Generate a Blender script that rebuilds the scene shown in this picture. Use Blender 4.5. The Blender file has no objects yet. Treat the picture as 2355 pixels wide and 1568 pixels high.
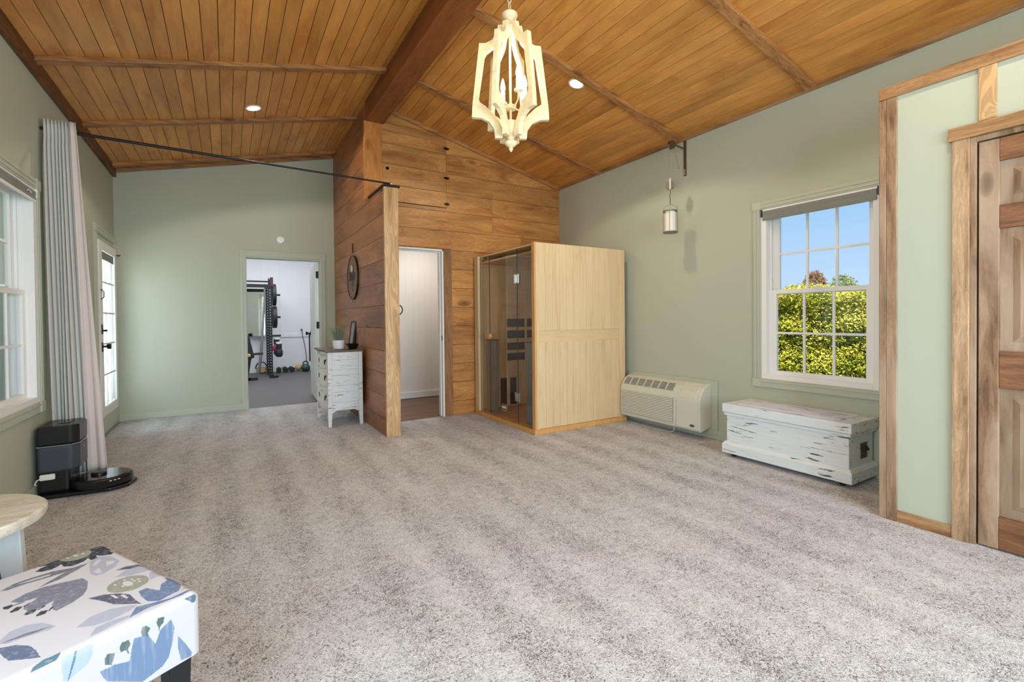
import bpy, math, random
from mathutils import Vector, Matrix
random.seed(7)
S = bpy.context.scene
COL = S.collection
PI = math.pi

# ------------------------------------------------------------------ camera
def make_camera():
    f, yaw, pitch, roll, cyp = 1076.56, .547074, -.0126865, -.00979855, 745.8
    W, H = 2355, 1568
    cy_, sy_ = math.cos(yaw), math.sin(yaw)
    cp_, sp_ = math.cos(pitch), math.sin(pitch)
    fw = Vector((sy_ * cp_, cy_ * cp_, sp_)); r = Vector((cy_, -sy_, 0)); u = r.cross(fw)
    r2 = r * math.cos(roll) + u * math.sin(roll); u2 = -r * math.sin(roll) + u * math.cos(roll)
    cam = bpy.data.cameras.new('camera'); o = bpy.data.objects.new('camera', cam); COL.objects.link(o)
    m = Matrix((r2, u2, -fw)).transposed().to_4x4(); m.translation = Vector((0, 0, 1.19))
    o.matrix_world = m
    cam.sensor_width = 36; cam.sensor_fit = 'HORIZONTAL'; cam.lens = 36 * f / W
    cam.shift_y = -(H / 2 - cyp) / W
    cam.clip_start = .02; cam.clip_end = 200
    S.camera = o
make_camera()

# ------------------------------------------------------------------ world, sun, exposure
S.view_settings.view_transform = 'Standard'; S.view_settings.look = 'None'
S.view_settings.exposure = 0.55; S.view_settings.gamma = 1.0; S.view_settings.use_curve_mapping = False
wd = bpy.data.worlds.new('sky'); S.world = wd; wd.use_nodes = True
nt = wd.node_tree; nt.nodes.clear()
_o = nt.nodes.new('ShaderNodeOutputWorld'); _b = nt.nodes.new('ShaderNodeBackground')
_r = nt.nodes.new('ShaderNodeValToRGB'); _s = nt.nodes.new('ShaderNodeSeparateXYZ'); _t = nt.nodes.new('ShaderNodeTexCoord')
nt.links.new(_t.outputs['Generated'], _s.inputs[0]); nt.links.new(_s.outputs['Z'], _r.inputs[0])
nt.links.new(_r.outputs[0], _b.inputs[0]); nt.links.new(_b.outputs[0], _o.inputs[0])
_e = _r.color_ramp.elements
_e[0].position = 0.0; _e[0].color = (.62, .80, 1.0, 1); _e[1].position = .55; _e[1].color = (.16, .40, .95, 1)
_m = _r.color_ramp.elements.new(.22); _m.color = (.36, .63, 1.0, 1)
_b.inputs[1].default_value = .72
try:
    S.cycles.use_denoising = True
    S.cycles.max_bounces = 8; S.cycles.diffuse_bounces = 5; S.cycles.glossy_bounces = 3
    S.cycles.transmission_bounces = 4; S.cycles.transparent_max_bounces = 8
    S.cycles.sample_clamp_indirect = 6; S.cycles.caustics_reflective = False; S.cycles.caustics_refractive = False
except Exception:
    pass
def lamp(name, typ, loc, power, color=(1, 1, 1), size=(1, 1), aim=None, spread=None):
    l = bpy.data.lights.new(name, typ); l.energy = power; l.color = color
    if typ == 'AREA':
        l.shape = 'RECTANGLE'; l.size, l.size_y = size
        if spread: l.spread = spread
    elif typ == 'SUN':
        l.angle = .02
    else:
        l.shadow_soft_size = size[0]
    o = bpy.data.objects.new(name, l); COL.objects.link(o); o.location = loc
    if aim is not None:
        o.rotation_euler = Vector(aim).to_track_quat('-Z', 'Y').to_euler()
    return o
lamp('sun', 'SUN', (0, 0, 12), 7.5, (1.0, .93, .78), aim=(.50, .42, -.78))
DAY = (.72, .87, 1.0)
# fill added at assumed windows behind and beside the camera, plus the door's daylight
lamp('rear_fill', 'AREA', (1.45, -2.55, 1.45), 172, DAY, (3.6, 1.9), aim=(0, 1, -.12))
lamp('left_near_fill', 'AREA', (-1.16, .55, 1.38), 42, DAY, (1.5, 1.46), aim=(1, .1, -.15))
lamp('daylight_glazed_door', 'AREA', (-1.22, 6.74, 1.15), 26, DAY, (.6, 1.6), aim=(1, 0, -.1))

# ------------------------------------------------------------------ constants of the room (metres)
XL, XR, YF, YW, XP, XC, YP, YB = -1.136, 4.034, 7.25, 5.31, 1.365, 3.285, 4.68, -2.6
XM = 1.449; ZE = 3.0226; SL = .235
def cz(x): return ZE + SL * ((x - XL) if x < XM else (XR - x))

# ------------------------------------------------------------------ mesh builder
ROOT = {}
class MB:
    def __init__(s): s.v = []; s.f = []; s.t = []; s.m = []
    def face(s, idx, t=.5, m=0): s.f.append(idx); s.t.append(t); s.m.append(m)
    def hexa(s, p, t=.5, m=0):
        b = len(s.v); s.v += [tuple(q) for q in p]
        for q in ((0, 3, 2, 1), (4, 5, 6, 7), (0, 1, 5, 4), (1, 2, 6, 5), (2, 3, 7, 6), (3, 0, 4, 7)):
            s.face([b + i for i in q], t, m)
        return s
    def box(s, x0, x1, y0, y1, z0, z1, t=.5, m=0):
        if x0 > x1: x0, x1 = x1, x0
        if y0 > y1: y0, y1 = y1, y0
        if z0 > z1: z0, z1 = z1, z0
        return s.hexa([(x0, y0, z0), (x1, y0, z0), (x1, y1, z0), (x0, y1, z0), (x0, y0, z1), (x1, y0, z1), (x1, y1, z1), (x0, y1, z1)], t, m)
    def obox(s, c, d, R, t=.5, m=0):
        c = Vector(c); h = [q / 2 for q in d]
        P = [(-1, -1, -1), (1, -1, -1), (1, 1, -1), (-1, 1, -1), (-1, -1, 1), (1, -1, 1), (1, 1, 1), (-1, 1, 1)]
        return s.hexa([c + R @ Vector((a * h[0], b * h[1], e * h[2])) for a, b, e in P], t, m)
    def prism(s, pts, ax, a0, a1, t=.5, m=0):
        def P(p, a):
            return (a, p[0], p[1]) if ax == 'x' else ((p[0], a, p[1]) if ax == 'y' else (p[0], p[1], a))
        A = sum(pts[i][0] * pts[(i + 1) % len(pts)][1] - pts[(i + 1) % len(pts)][0] * pts[i][1] for i in range(len(pts)))
        pts = list(pts)
        if (A < 0) != (ax == 'y'): pts.reverse()
        if a0 > a1: a0, a1 = a1, a0
        n = len(pts); b = len(s.v); s.v += [P(p, a0) for p in pts] + [P(p, a1) for p in pts]
        s.face(list(range(b + n - 1, b - 1, -1)), t, m); s.face(list(range(b + n, b + 2 * n)), t, m)
        for i in range(n):
            j = (i + 1) % n; s.face([b + i, b + j, b + n + j, b + n + i], t, m)
        return s
    def rings(s, R, cap=True, t=.5, m=0, closed=True):
        b = len(s.v); n = len(R[0])
        for r in R: s.v += [tuple(p) for p in r]
        for k in range(len(R) - 1):
            for i in range(n if closed else n - 1):
                j = (i + 1) % n
                s.face([b + k * n + i, b + k * n + j, b + (k + 1) * n + j, b + (k + 1) * n + i], t, m)
        if cap:
            s.face(list(range(b + n - 1, b - 1, -1)), t, m); s.face([b + (len(R) - 1) * n + i for i in range(n)], t, m)
        return s
    def tube(s, pts, r, n=8, t=.5, m=0, cap=True):
        P = [Vector(p) for p in pts]; L = len(P); R = []
        rr = r if isinstance(r, (list, tuple)) else [r] * L
        ref = None
        for i in range(L):
            d = (P[min(i + 1, L - 1)] - P[max(i - 1, 0)]).normalized()
            if ref is None:
                ref = Vector((0, 0, 1)) if abs(d.z) < .9 else Vector((1, 0, 0))
            a = (ref - d * ref.dot(d)).normalized(); c = d.cross(a); ref = a
            R.append([P[i] + (a * math.cos(2 * PI * k / n) + c * math.sin(2 * PI * k / n)) * rr[i] for k in range(n)])
        return s.rings(R, cap, t, m)
    def lathe(s, prof, c, n=24, t=.5, m=0, R=None):
        c = Vector(c); out = []
        for r, z in prof:
            ring = []
            for k in range(n):
                v = Vector((r * math.cos(2 * PI * k / n), r * math.sin(2 * PI * k / n), z))
                if R is not None: v = R @ v
                ring.append(c + v)
            out.append(ring)
        return s.rings(out, True, t, m)
    def build(s, name, mat, parent=None, bev=0, smooth=False, seg=2, kind=None, label=None, group=None, cat=None, sub=0):
        off = Vector((0, 0, 0))
        if parent is not None:
            off = ROOT[parent.name]
        me = bpy.data.meshes.new(name)
        me.from_pydata([tuple(Vector(v) - off) for v in s.v], [], s.f)
        mats = mat if isinstance(mat, (list, tuple)) else [mat]
        for q in mats: me.materials.append(q)
        if len(mats) > 1: me.polygons.foreach_set('material_index', s.m)
        at = me.attributes.new('tint', 'FLOAT', 'FACE'); at.data.foreach_set('value', s.t)
        if smooth:
            me.shade_smooth() if hasattr(me, 'shade_smooth') else me.polygons.foreach_set('use_smooth', [True] * len(s.f))
            try: me.set_sharp_from_angle(angle=math.radians(40))
            except Exception: pass
        me.update()
        o = bpy.data.objects.new(name, me); COL.objects.link(o)
        if parent is not None: o.parent = parent
        ROOT[o.name] = off
        if bev:
            b = o.modifiers.new('bevel', 'BEVEL'); b.width = bev; b.segments = seg; b.limit_method = 'ANGLE'; b.angle_limit = math.radians(35)
        if sub:
            q = o.modifiers.new('sub', 'SUBSURF'); q.levels = sub; q.render_levels = sub
        tag(o, label, cat, group, kind)
        return o
def tag(o, label=None, cat=None, group=None, kind=None):
    if label: o['label'] = label
    if cat: o['category'] = cat
    if group: o['group'] = group
    if kind: o['kind'] = kind
def thing(name, label, cat, loc=(0, 0, 0), group=None, kind=None):
    o = bpy.data.objects.new(name, None); COL.objects.link(o); o.location = loc; o.empty_display_size = .05
    ROOT[o.name] = Vector(loc); tag(o, label, cat, group, kind); return o
def copy_tree(o, loc, label=None, parent=None):
    c = o.copy(); COL.objects.link(c); c.parent = parent
    if parent is None: c.location = loc
    if label: c['label'] = label
    for ch in o.children: copy_tree(ch, None, None, c)
    return c
def Rz(a): return Matrix.Rotation(a, 3, 'Z')
def Rx(a): return Matrix.Rotation(a, 3, 'X')
def Ry(a): return Matrix.Rotation(a, 3, 'Y')

# ------------------------------------------------------------------ materials
def srgb(r, g, b):
    f = lambda c: (c / 255 / 12.92) if c / 255 <= .04045 else ((c / 255 + .055) / 1.055) ** 2.4
    return (f(r), f(g), f(b), 1)
def newmat(name):
    m = bpy.data.materials.new(name); m.use_nodes = True
    return m, m.node_tree, m.node_tree.nodes['Principled BSDF']
def N(nt, typ, **kw):
    n = nt.nodes.new(typ)
    for k, v in kw.items():
        if k.startswith('i_'):
            n.inputs[k[2:].replace('_', ' ')].default_value = v
        else: setattr(n, k, v)
    return n
def ramp(nt, src, stops):
    r = nt.nodes.new('ShaderNodeValToRGB'); e = r.color_ramp.elements
    while len(e) < len(stops): e.new(.5)
    for q, (p, c) in zip(e, stops):
        q.position = p; q.color = c if len(c) == 4 else (*c, 1)
    nt.links.new(src, r.inputs[0]); return r.outputs[0]
def math_(nt, op, a, b=None, c=None, clamp=False):
    n = nt.nodes.new('ShaderNodeMath'); n.operation = op; n.use_clamp = clamp
    for i, v in enumerate((a, b, c)):
        if v is None: continue
        if hasattr(v, 'links') or hasattr(v, 'is_linked'): nt.links.new(v, n.inputs[i])
        else: n.inputs[i].default_value = v
    return n.outputs[0]
def mixc(nt, fac, a, b, mode='MIX'):
    n = nt.nodes.new('ShaderNodeMix'); n.data_type = 'RGBA'; n.blend_type = mode; n.clamp_factor = True
    for i, v in ((0, fac), (6, a), (7, b)):
        if hasattr(v, 'is_linked'): nt.links.new(v, n.inputs[i])
        else: n.inputs[i].default_value = v
    return n.outputs[2]
def bump(nt, h, strength, dist, bs):
    b = nt.nodes.new('ShaderNodeBump'); b.inputs['Strength'].default_value = strength; b.inputs['Distance'].default_value = dist
    nt.links.new(h, b.inputs['Height']); nt.links.new(b.outputs[0], bs.inputs['Normal'])
def plain(name, c, rough=.5, metal=0, spec=.5, noise=0, nscale=6, bmp=0, bscale=200):
    m, nt, bs = newmat(name)
    bs.inputs['Base Color'].default_value = c; bs.inputs['Roughness'].default_value = rough; bs.inputs['Metallic'].default_value = metal
    bs.inputs['Specular IOR Level'].default_value = spec
    if noise or bmp:
        tc = N(nt, 'ShaderNodeTexCoord')
    if noise:
        n = N(nt, 'ShaderNodeTexNoise', i_Scale=nscale, i_Detail=4.0); nt.links.new(tc.outputs['Object'], n.inputs['Vector'])
        d = tuple(q * (1 - noise) for q in c[:3]) + (1,); l = tuple(min(1, q * (1 + noise)) for q in c[:3]) + (1,)
        nt.links.new(ramp(nt, n.outputs[0], [(.3, d), (.7, l)]), bs.inputs['Base Color'])
    if bmp:
        n = N(nt, 'ShaderNodeTexNoise', i_Scale=bscale, i_Detail=3.0); nt.links.new(tc.outputs['Object'], n.inputs['Vector'])
        bump(nt, n.outputs[0], bmp, .002, bs)
    return m
def wood(name, light, mid, dark, axis='x', rough=.45, knots=.5, stretch=14, scale=1.6, var=.25, streak=.5, knotc=None, gloss=.4, wash=None, blot=.16, rings=.16, det=5.0, dis=.8):
    """long grained wood; axis = direction of the grain, in object space"""
    m, nt, bs = newmat(name); L = nt.links
    tc = N(nt, 'ShaderNodeTexCoord'); at = N(nt, 'ShaderNodeAttribute', attribute_name='tint')
    off = N(nt, 'ShaderNodeVectorMath', operation='SCALE'); off.inputs[0].default_value = (37.3, 17.1, 53.7); L.new(at.outputs['Fac'], off.inputs['Scale'])
    ad = N(nt, 'ShaderNodeVectorMath', operation='ADD'); L.new(tc.outputs['Object'], ad.inputs[0]); L.new(off.outputs[0], ad.inputs[1])
    k = 'xyz'.index(axis)
    def mp(al, ac):
        q = N(nt, 'ShaderNodeMapping'); v = [ac, ac, ac]; v[k] = al; q.inputs['Scale'].default_value = v; L.new(ad.outputs[0], q.inputs[0]); return q.outputs[0]
    vo = N(nt, 'ShaderNodeTexVoronoi', i_Scale=1.0, i_Randomness=1.0); L.new(mp(1.5, 3.6), vo.inputs['Vector'])
    kd = vo.outputs['Distance']
    near = math_(nt, 'SUBTRACT', 1.0, math_(nt, 'DIVIDE', kd, .32), clamp=True)
    near2 = math_(nt, 'POWER', near, 2.0); near4 = math_(nt, 'POWER', near, 5.0)
    sv = N(nt, 'ShaderNodeVectorMath', operation='SCALE'); L.new(mp(scale, scale * stretch), sv.inputs[0]); sv.inputs['Scale'].default_value = 1.0
    dv = N(nt, 'ShaderNodeCombineXYZ')
    for i in range(3):
        if i != k: L.new(math_(nt, 'MULTIPLY', near2, 2.2 * knots), dv.inputs[i])
    av = N(nt, 'ShaderNodeVectorMath', operation='ADD'); L.new(sv.outputs[0], av.inputs[0]); L.new(dv.outputs[0], av.inputs[1])
    n1 = N(nt, 'ShaderNodeTexNoise', i_Scale=1.0, i_Detail=det, i_Roughness=.6, i_Distortion=dis); L.new(av.outputs[0], n1.inputs['Vector'])
    c = ramp(nt, n1.outputs[0], [(.30, dark), (.46, mid), (.66, light)])
    n2 = N(nt, 'ShaderNodeTexNoise', i_Scale=5.0, i_Detail=4.0, i_Roughness=.7); L.new(av.outputs[0], n2.inputs['Vector'])
    st = ramp(nt, n2.outputs[0], [(.35, (1 - streak * .5,) * 3), (.6, (1, 1, 1))])
    c = mixc(nt, 1.0, c, st, 'MULTIPLY')
    nb = N(nt, 'ShaderNodeTexNoise', i_Scale=2.2, i_Detail=3.0); L.new(mp(.6, 1.0), nb.inputs['Vector'])
    c = mixc(nt, 1.0, c, ramp(nt, nb.outputs[0], [(.35, (1 - blot,) * 3), (.62, (1 + blot * .3,) * 3)]), 'MULTIPLY')
    rg = math_(nt, 'SINE', math_(nt, 'MULTIPLY', n1.outputs[0], 95.0))
    c = mixc(nt, 1.0, c, ramp(nt, rg, [(.0, (1 - rings,) * 3), (.45, (1, 1, 1))]), 'MULTIPLY')
    if wash:
        nw = N(nt, 'ShaderNodeTexNoise', i_Scale=1.7, i_Detail=4.0, i_Distortion=.5); L.new(mp(.8, 2.2), nw.inputs['Vector'])
        c = mixc(nt, ramp(nt, nw.outputs[0], [(.45, (0, 0, 0)), (.66, (.85,) * 3)]), c, wash)
    if knots > 0:
        c = mixc(nt, math_(nt, 'MULTIPLY', near4, .8 * knots), c, tuple(q * .7 for q in dark[:3]) + (1,))
        sel = N(nt, 'ShaderNodeTexNoise', i_Scale=1.3); L.new(mp(1.0, 1.0), sel.inputs['Vector'])
        kf = math_(nt, 'MULTIPLY', math_(nt, 'SUBTRACT', 1.0, math_(nt, 'DIVIDE', kd, .13), clamp=True), ramp(nt, sel.outputs[0], [(.52 - .12 * knots, (0, 0, 0)), (.60 - .12 * knots, (1, 1, 1))]))
        kf = math_(nt, 'POWER', kf, .6)
        c = mixc(nt, kf, c, knotc or tuple(q * .35 for q in dark[:3]) + (1,))
    hv = N(nt, 'ShaderNodeHueSaturation'); L.new(c, hv.inputs['Color'])
    wn = N(nt, 'ShaderNodeTexWhiteNoise', noise_dimensions='1D'); L.new(math_(nt, 'MULTIPLY', at.outputs['Fac'], 91.7), wn.inputs['W'])
    L.new(math_(nt, 'ADD', math_(nt, 'MULTIPLY', wn.outputs['Value'], var * 2), 1 - var), hv.inputs['Value'])
    L.new(hv.outputs[0], bs.inputs['Base Color'])
    bs.inputs['Roughness'].default_value = rough; bs.inputs['Specular IOR Level'].default_value = gloss
    bump(nt, n1.outputs[0], .15, .003, bs)
    return m
def chipped(name, base, under, axis='x', amt=.60, al=1.2, ac=9, dirt=None, rough=.6, soft=.03):
    m, nt, bs = newmat(name); L = nt.links
    tc = N(nt, 'ShaderNodeTexCoord'); at = N(nt, 'ShaderNodeAttribute', attribute_name='tint')
    off = N(nt, 'ShaderNodeVectorMath', operation='SCALE'); off.inputs[0].default_value = (7.3, 17.1, 5.7); L.new(at.outputs['Fac'], off.inputs['Scale'])
    ad = N(nt, 'ShaderNodeVectorMath', operation='ADD'); L.new(tc.outputs['Object'], ad.inputs[0]); L.new(off.outputs[0], ad.inputs[1])
    q = N(nt, 'ShaderNodeMapping'); v = [ac, ac, ac]; v['xyz'.index(axis)] = al; q.inputs['Scale'].default_value = v; L.new(ad.outputs[0], q.inputs[0])
    n = N(nt, 'ShaderNodeTexNoise', i_Scale=1.6, i_Detail=7.0, i_Roughness=.62, i_Distortion=.4); L.new(q.outputs[0], n.inputs['Vector'])
    n2 = N(nt, 'ShaderNodeTexNoise', i_Scale=2.5, i_Detail=3.0); L.new(ad.outputs[0], n2.inputs['Vector'])
    k = math_(nt, 'ADD', n.outputs[0], math_(nt, 'MULTIPLY', math_(nt, 'SUBTRACT', n2.outputs[0], .5), .28))
    mask = ramp(nt, k, [(amt, (0, 0, 0)), (amt + soft, (1, 1, 1))])
    d = dirt or tuple(x * .82 for x in base[:3]) + (1,)
    n3 = N(nt, 'ShaderNodeTexNoise', i_Scale=3.0, i_Detail=5.0, i_Roughness=.7); L.new(q.outputs[0], n3.inputs['Vector'])
    b = mixc(nt, ramp(nt, n3.outputs[0], [(.5, (0, 0, 0)), (.72, (.8,) * 3)]), base, d)
    n4 = N(nt, 'ShaderNodeTexNoise', i_Scale=20.0, i_Detail=3.0); L.new(ad.outputs[0], n4.inputs['Vector'])
    u = mixc(nt, n4.outputs[0], under, tuple(x * .35 for x in under[:3]) + (1,))
    L.new(mixc(nt, mask, b, u), bs.inputs['Base Color']); bs.inputs['Roughness'].default_value = rough
    bump(nt, math_(nt, 'SUBTRACT', 1.0, mask), .4, .002, bs)
    return m
def glass(name, tint=(.93, .96, .95), refl=.06, glossrough=.0):
    m = bpy.data.materials.new(name); m.use_nodes = True; nt = m.node_tree; nt.nodes.clear()
    o = N(nt, 'ShaderNodeOutputMaterial'); t = N(nt, 'ShaderNodeBsdfTransparent'); t.inputs[0].default_value = (*tint, 1)
    g = N(nt, 'ShaderNodeBsdfGlossy'); g.inputs['Roughness'].default_value = glossrough
    fr = N(nt, 'ShaderNodeLayerWeight'); mx = N(nt, 'ShaderNodeMixShader')
    nt.links.new(math_(nt, 'ADD', math_(nt, 'MULTIPLY', math_(nt, 'POWER', fr.outputs['Facing'], 5.0), .8), refl * .5, clamp=True), mx.inputs[0]); nt.links.new(t.outputs[0], mx.inputs[1]); nt.links.new(g.outputs[0], mx.inputs[2]); nt.links.new(mx.outputs[0], o.inputs[0])
    return m
def emit(name, c, s):
    m, nt, bs = newmat(name); bs.inputs['Base Color'].default_value = (.8, .8, .8, 1)
    bs.inputs['Emission Color'].default_value = c; bs.inputs['Emission Strength'].default_value = s; return m

M = {}
M['sage'] = plain('sage_wall_paint', srgb(182, 187, 168), .75, spec=.25, bmp=.12, bscale=180)
M['sagetrim'] = plain('sage_trim_paint', srgb(186, 191, 174), .45, spec=.4)
M['white'] = plain('white_paint', srgb(232, 232, 228), .4)
M['vinyl'] = plain('white_vinyl', srgb(240, 240, 238), .3)
M['hallwall'] = plain('white_beadboard', srgb(226, 221, 214), .6)
M['gymwall'] = plain('white_board_and_batten', srgb(226, 228, 232), .6)
M['rubber'] = plain('rubber_mat', srgb(84, 82, 82), .6, noise=.08, nscale=3)
M['black'] = plain('black_metal', srgb(30, 28, 28), .45, .3)
M['blackpl'] = plain('black_plastic', srgb(24, 25, 28), .3)
M['blackgloss'] = plain('gloss_black', srgb(16, 17, 19), .12)
M['darkgrey'] = plain('dark_grey_plastic', srgb(62, 68, 77), .38)
M['bronze'] = plain('dark_bronze', srgb(48, 38, 32), .4, .7)
M['chrome'] = plain('chrome', srgb(210, 210, 212), .2, 1)
M['steel'] = plain('steel', srgb(170, 172, 178), .35, .9)
M['void'] = plain('dark_backing', srgb(38, 22, 12), .9)
M['ceilgap'] = plain('ceiling_gap', srgb(96, 54, 22), .9)
M['ceil'] = wood('ceiling_planks', srgb(220, 155, 80), srgb(208, 141, 68), srgb(184, 116, 50), 'y', .38, 0, 5, 1.3, .09, .2, gloss=.45, blot=.14, rings=.04)
M['batten_x'] = wood('dark_stained_batten', srgb(198, 142, 84), srgb(172, 116, 66), srgb(120, 78, 45), 'x', .5, .8, 14, 2.0, .15, .5)
M['trim_y'] = wood('dark_stained_trim', srgb(140, 90, 50), srgb(112, 70, 40), srgb(76, 46, 27), 'y', .5, .6, 14, 2.0, .1, .5)
M['beam'] = wood('dark_stained_beam', srgb(156, 92, 44), srgb(140, 80, 38), srgb(110, 60, 28), 'y', .5, .3, 8, 1.0, .05, .4)
M['pine_x'] = wood('stained_pine_boards', srgb(212, 156, 90), srgb(196, 135, 72), srgb(154, 100, 52), 'x', .42, .9, 6, 1.1, .10, .25, blot=.14)
M['pine_y'] = wood('stained_pine_boards_side', srgb(184, 126, 84), srgb(164, 108, 70), srgb(126, 80, 52), 'y', .42, .5, 6, 1.1, .10, .25, blot=.16)
M['post_z'] = wood('knotty_pine_post', srgb(224, 184, 134), srgb(208, 165, 114), srgb(174, 128, 82), 'z', .45, 1.0, 9, 1.2, .05, .25, rings=.24, blot=.10, det=1.2, dis=.2)
M['post_orange'] = wood('orange_pine_post', srgb(222, 150, 76), srgb(208, 134, 62), srgb(176, 104, 44), 'z', .45, .5, 7, 1.8, .05, .25, rings=.12, blot=.10)
M['trim_z'] = wood('closet_trim_upright', srgb(188, 156, 122), srgb(162, 128, 96), srgb(116, 86, 62), 'z', .5, .9, 10, 2.0, .08, .55, wash=srgb(176, 152, 128))
M['trimh_y'] = wood('closet_trim_rail', srgb(196, 154, 108), srgb(172, 128, 84), srgb(124, 84, 52), 'y', .5, .9, 10, 2.0, .08, .5)
M['cas_z'] = wood('door_casing_wood', srgb(208, 174, 136), srgb(188, 152, 114), srgb(148, 114, 80), 'z', .5, .9, 10, 2.0, .08, .5)
M['door_z'] = wood('closet_door_wood', srgb(172, 140, 108), srgb(142, 108, 78), srgb(98, 70, 48), 'z', .5, .5, 7, 2.0, .16, .5, wash=srgb(176, 154, 130))
M['door_y'] = wood('closet_door_rail_wood', srgb(156, 108, 72), srgb(132, 88, 56), srgb(96, 62, 38), 'y', .5, .4, 9, 2.0, .12, .5)
M['hallcas_z'] = wood('hall_casing_wood', srgb(176, 128, 80), srgb(152, 106, 62), srgb(104, 68, 40), 'z', .5, .9, 9, 2.0, .1, .5)
M['hemlock'] = wood('pale_sauna_wood', srgb(224, 198, 156), srgb(219, 191, 148), srgb(209, 177, 132), 'z', .5, 0, 12, 1.6, .022, .08, blot=.03, rings=.03)
M['hemtrim'] = wood('sauna_trim_wood', srgb(224, 172, 106), srgb(216, 162, 96), srgb(204, 148, 84), 'z', .5, 0, 12, 1.6, .02, .1, blot=.04, rings=.05)
M['hallfloor'] = wood('brown_floor_planks', srgb(134, 96, 76), srgb(112, 76, 58), srgb(84, 56, 42), 'x', .35, 0, 9, 1.5, .12, .4)
M['tabletop'] = wood('pale_table_wood', srgb(228, 221, 206), srgb(220, 211, 194), srgb(204, 192, 172), 'x', .45, 0, 8, 2.0, .02, .2)
M['tableleg'] = plain('pale_grey_table_base', srgb(190, 192, 190), .5, noise=.06)
M['dressertop'] = wood('grey_brown_dresser_top', srgb(138, 116, 96), srgb(116, 94, 76), srgb(86, 66, 52), 'y', .5, 0, 9, 2.0, .02, .4)
M['dresser'] = chipped('chipped_dresser_paint', srgb(224, 226, 226), srgb(150, 124, 92), 'x', .612, 4.0, 26, soft=.04)
M['dresserfront'] = chipped('chipped_drawer_paint', srgb(222, 220, 212), srgb(150, 134, 112), 'y', .615, 4.5, 14, soft=.08)
M['trunk'] = chipped('chipped_trunk_paint', srgb(226, 228, 226), srgb(112, 100, 86), 'y', .66, 1.6, 16, soft=.02)
M['curtain'] = plain('pale_grey_curtain', srgb(204, 203, 198), .85, spec=.15)
M['lining'] = plain('pinkish_lining', srgb(216, 202, 196), .85, spec=.15)
M['shade'] = plain('grey_roller_shade', srgb(128, 131, 126), .7)
M['almond'] = plain('almond_plastic', srgb(208, 207, 192), .45)
M['almonddark'] = plain('dark_vent', srgb(62, 60, 50), .7)
M['chand'] = plain('ivory_distressed_wood', srgb(230, 213, 172), .6, noise=.10, nscale=30)
M['bulb'] = emit('warm_bulb', (1, .78, .48, 1), 30)
M['downlight'] = emit('downlight_lens', (1, .86, .66, 1), 9)
M['winglass'] = glass('window_glass', (.97, .98, .98), .05)
M['saunaglass'] = glass('smoked_sauna_glass', (.985, .965, .93), .08)
M['mirror'] = plain('mirror', srgb(230, 234, 234), .03, 1)
M['heater'] = plain('black_heater', srgb(14, 13, 14), .6)
M['heatcol'] = plain('blue_grey_panel', srgb(120, 134, 140), .28, .5)
M['ceramic'] = plain('white_ceramic', srgb(232, 230, 228), .35)
M['candle'] = plain('white_wax', srgb(240, 234, 220), .5)
M['leaf'] = plain('grey_green_leaf', srgb(132, 146, 124), .7, noise=.2, nscale=40)
m_, nt_, bs_ = newmat('translucent_blind'); bs_.inputs['Base Color'].default_value = srgb(240, 240, 236); bs_.inputs['Transmission Weight'].default_value = 0
_tr = nt_.nodes.new('ShaderNodeBsdfTranslucent'); _tr.inputs[0].default_value = (.9, .9, .88, 1); _mx = nt_.nodes.new('ShaderNodeMixShader'); _mx.inputs[0].default_value = .6
nt_.links.new(bs_.outputs[0], _mx.inputs[1]); nt_.links.new(_tr.outputs[0], _mx.inputs[2]); nt_.links.new(_mx.outputs[0], nt_.nodes['Material Output'].inputs[0]); M['blind'] = m_
M['ground'] = plain('lawn', srgb(96, 120, 60), .9, noise=.3, nscale=4)
M['bulk'] = plain('siding_white', srgb(226, 226, 224), .6)
M['houseg'] = plain('siding_grey', srgb(150, 146, 140), .7)
M['bark'] = plain('bark', srgb(92, 74, 58), .9, noise=.3)
def leafmat(name, a, b, c):
    m, nt, bs = newmat(name); at = N(nt, 'ShaderNodeAttribute', attribute_name='tint')
    nt.links.new(ramp(nt, at.outputs['Fac'], [(0, a), (.5, b), (1, c)]), bs.inputs['Base Color']); bs.inputs['Roughness'].default_value = .6
    bs.inputs['Specular IOR Level'].default_value = .2
    return m
M['hedge'] = leafmat('hedge_leaves', srgb(104, 118, 34), srgb(176, 176, 52), srgb(216, 204, 100))
M['redleaf'] = leafmat('plum_leaves', srgb(120, 92, 70), srgb(150, 112, 84), srgb(170, 150, 100))
M['farleaf'] = leafmat('far_leaves', srgb(110, 128, 74), srgb(140, 152, 92), srgb(170, 176, 120))

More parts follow.
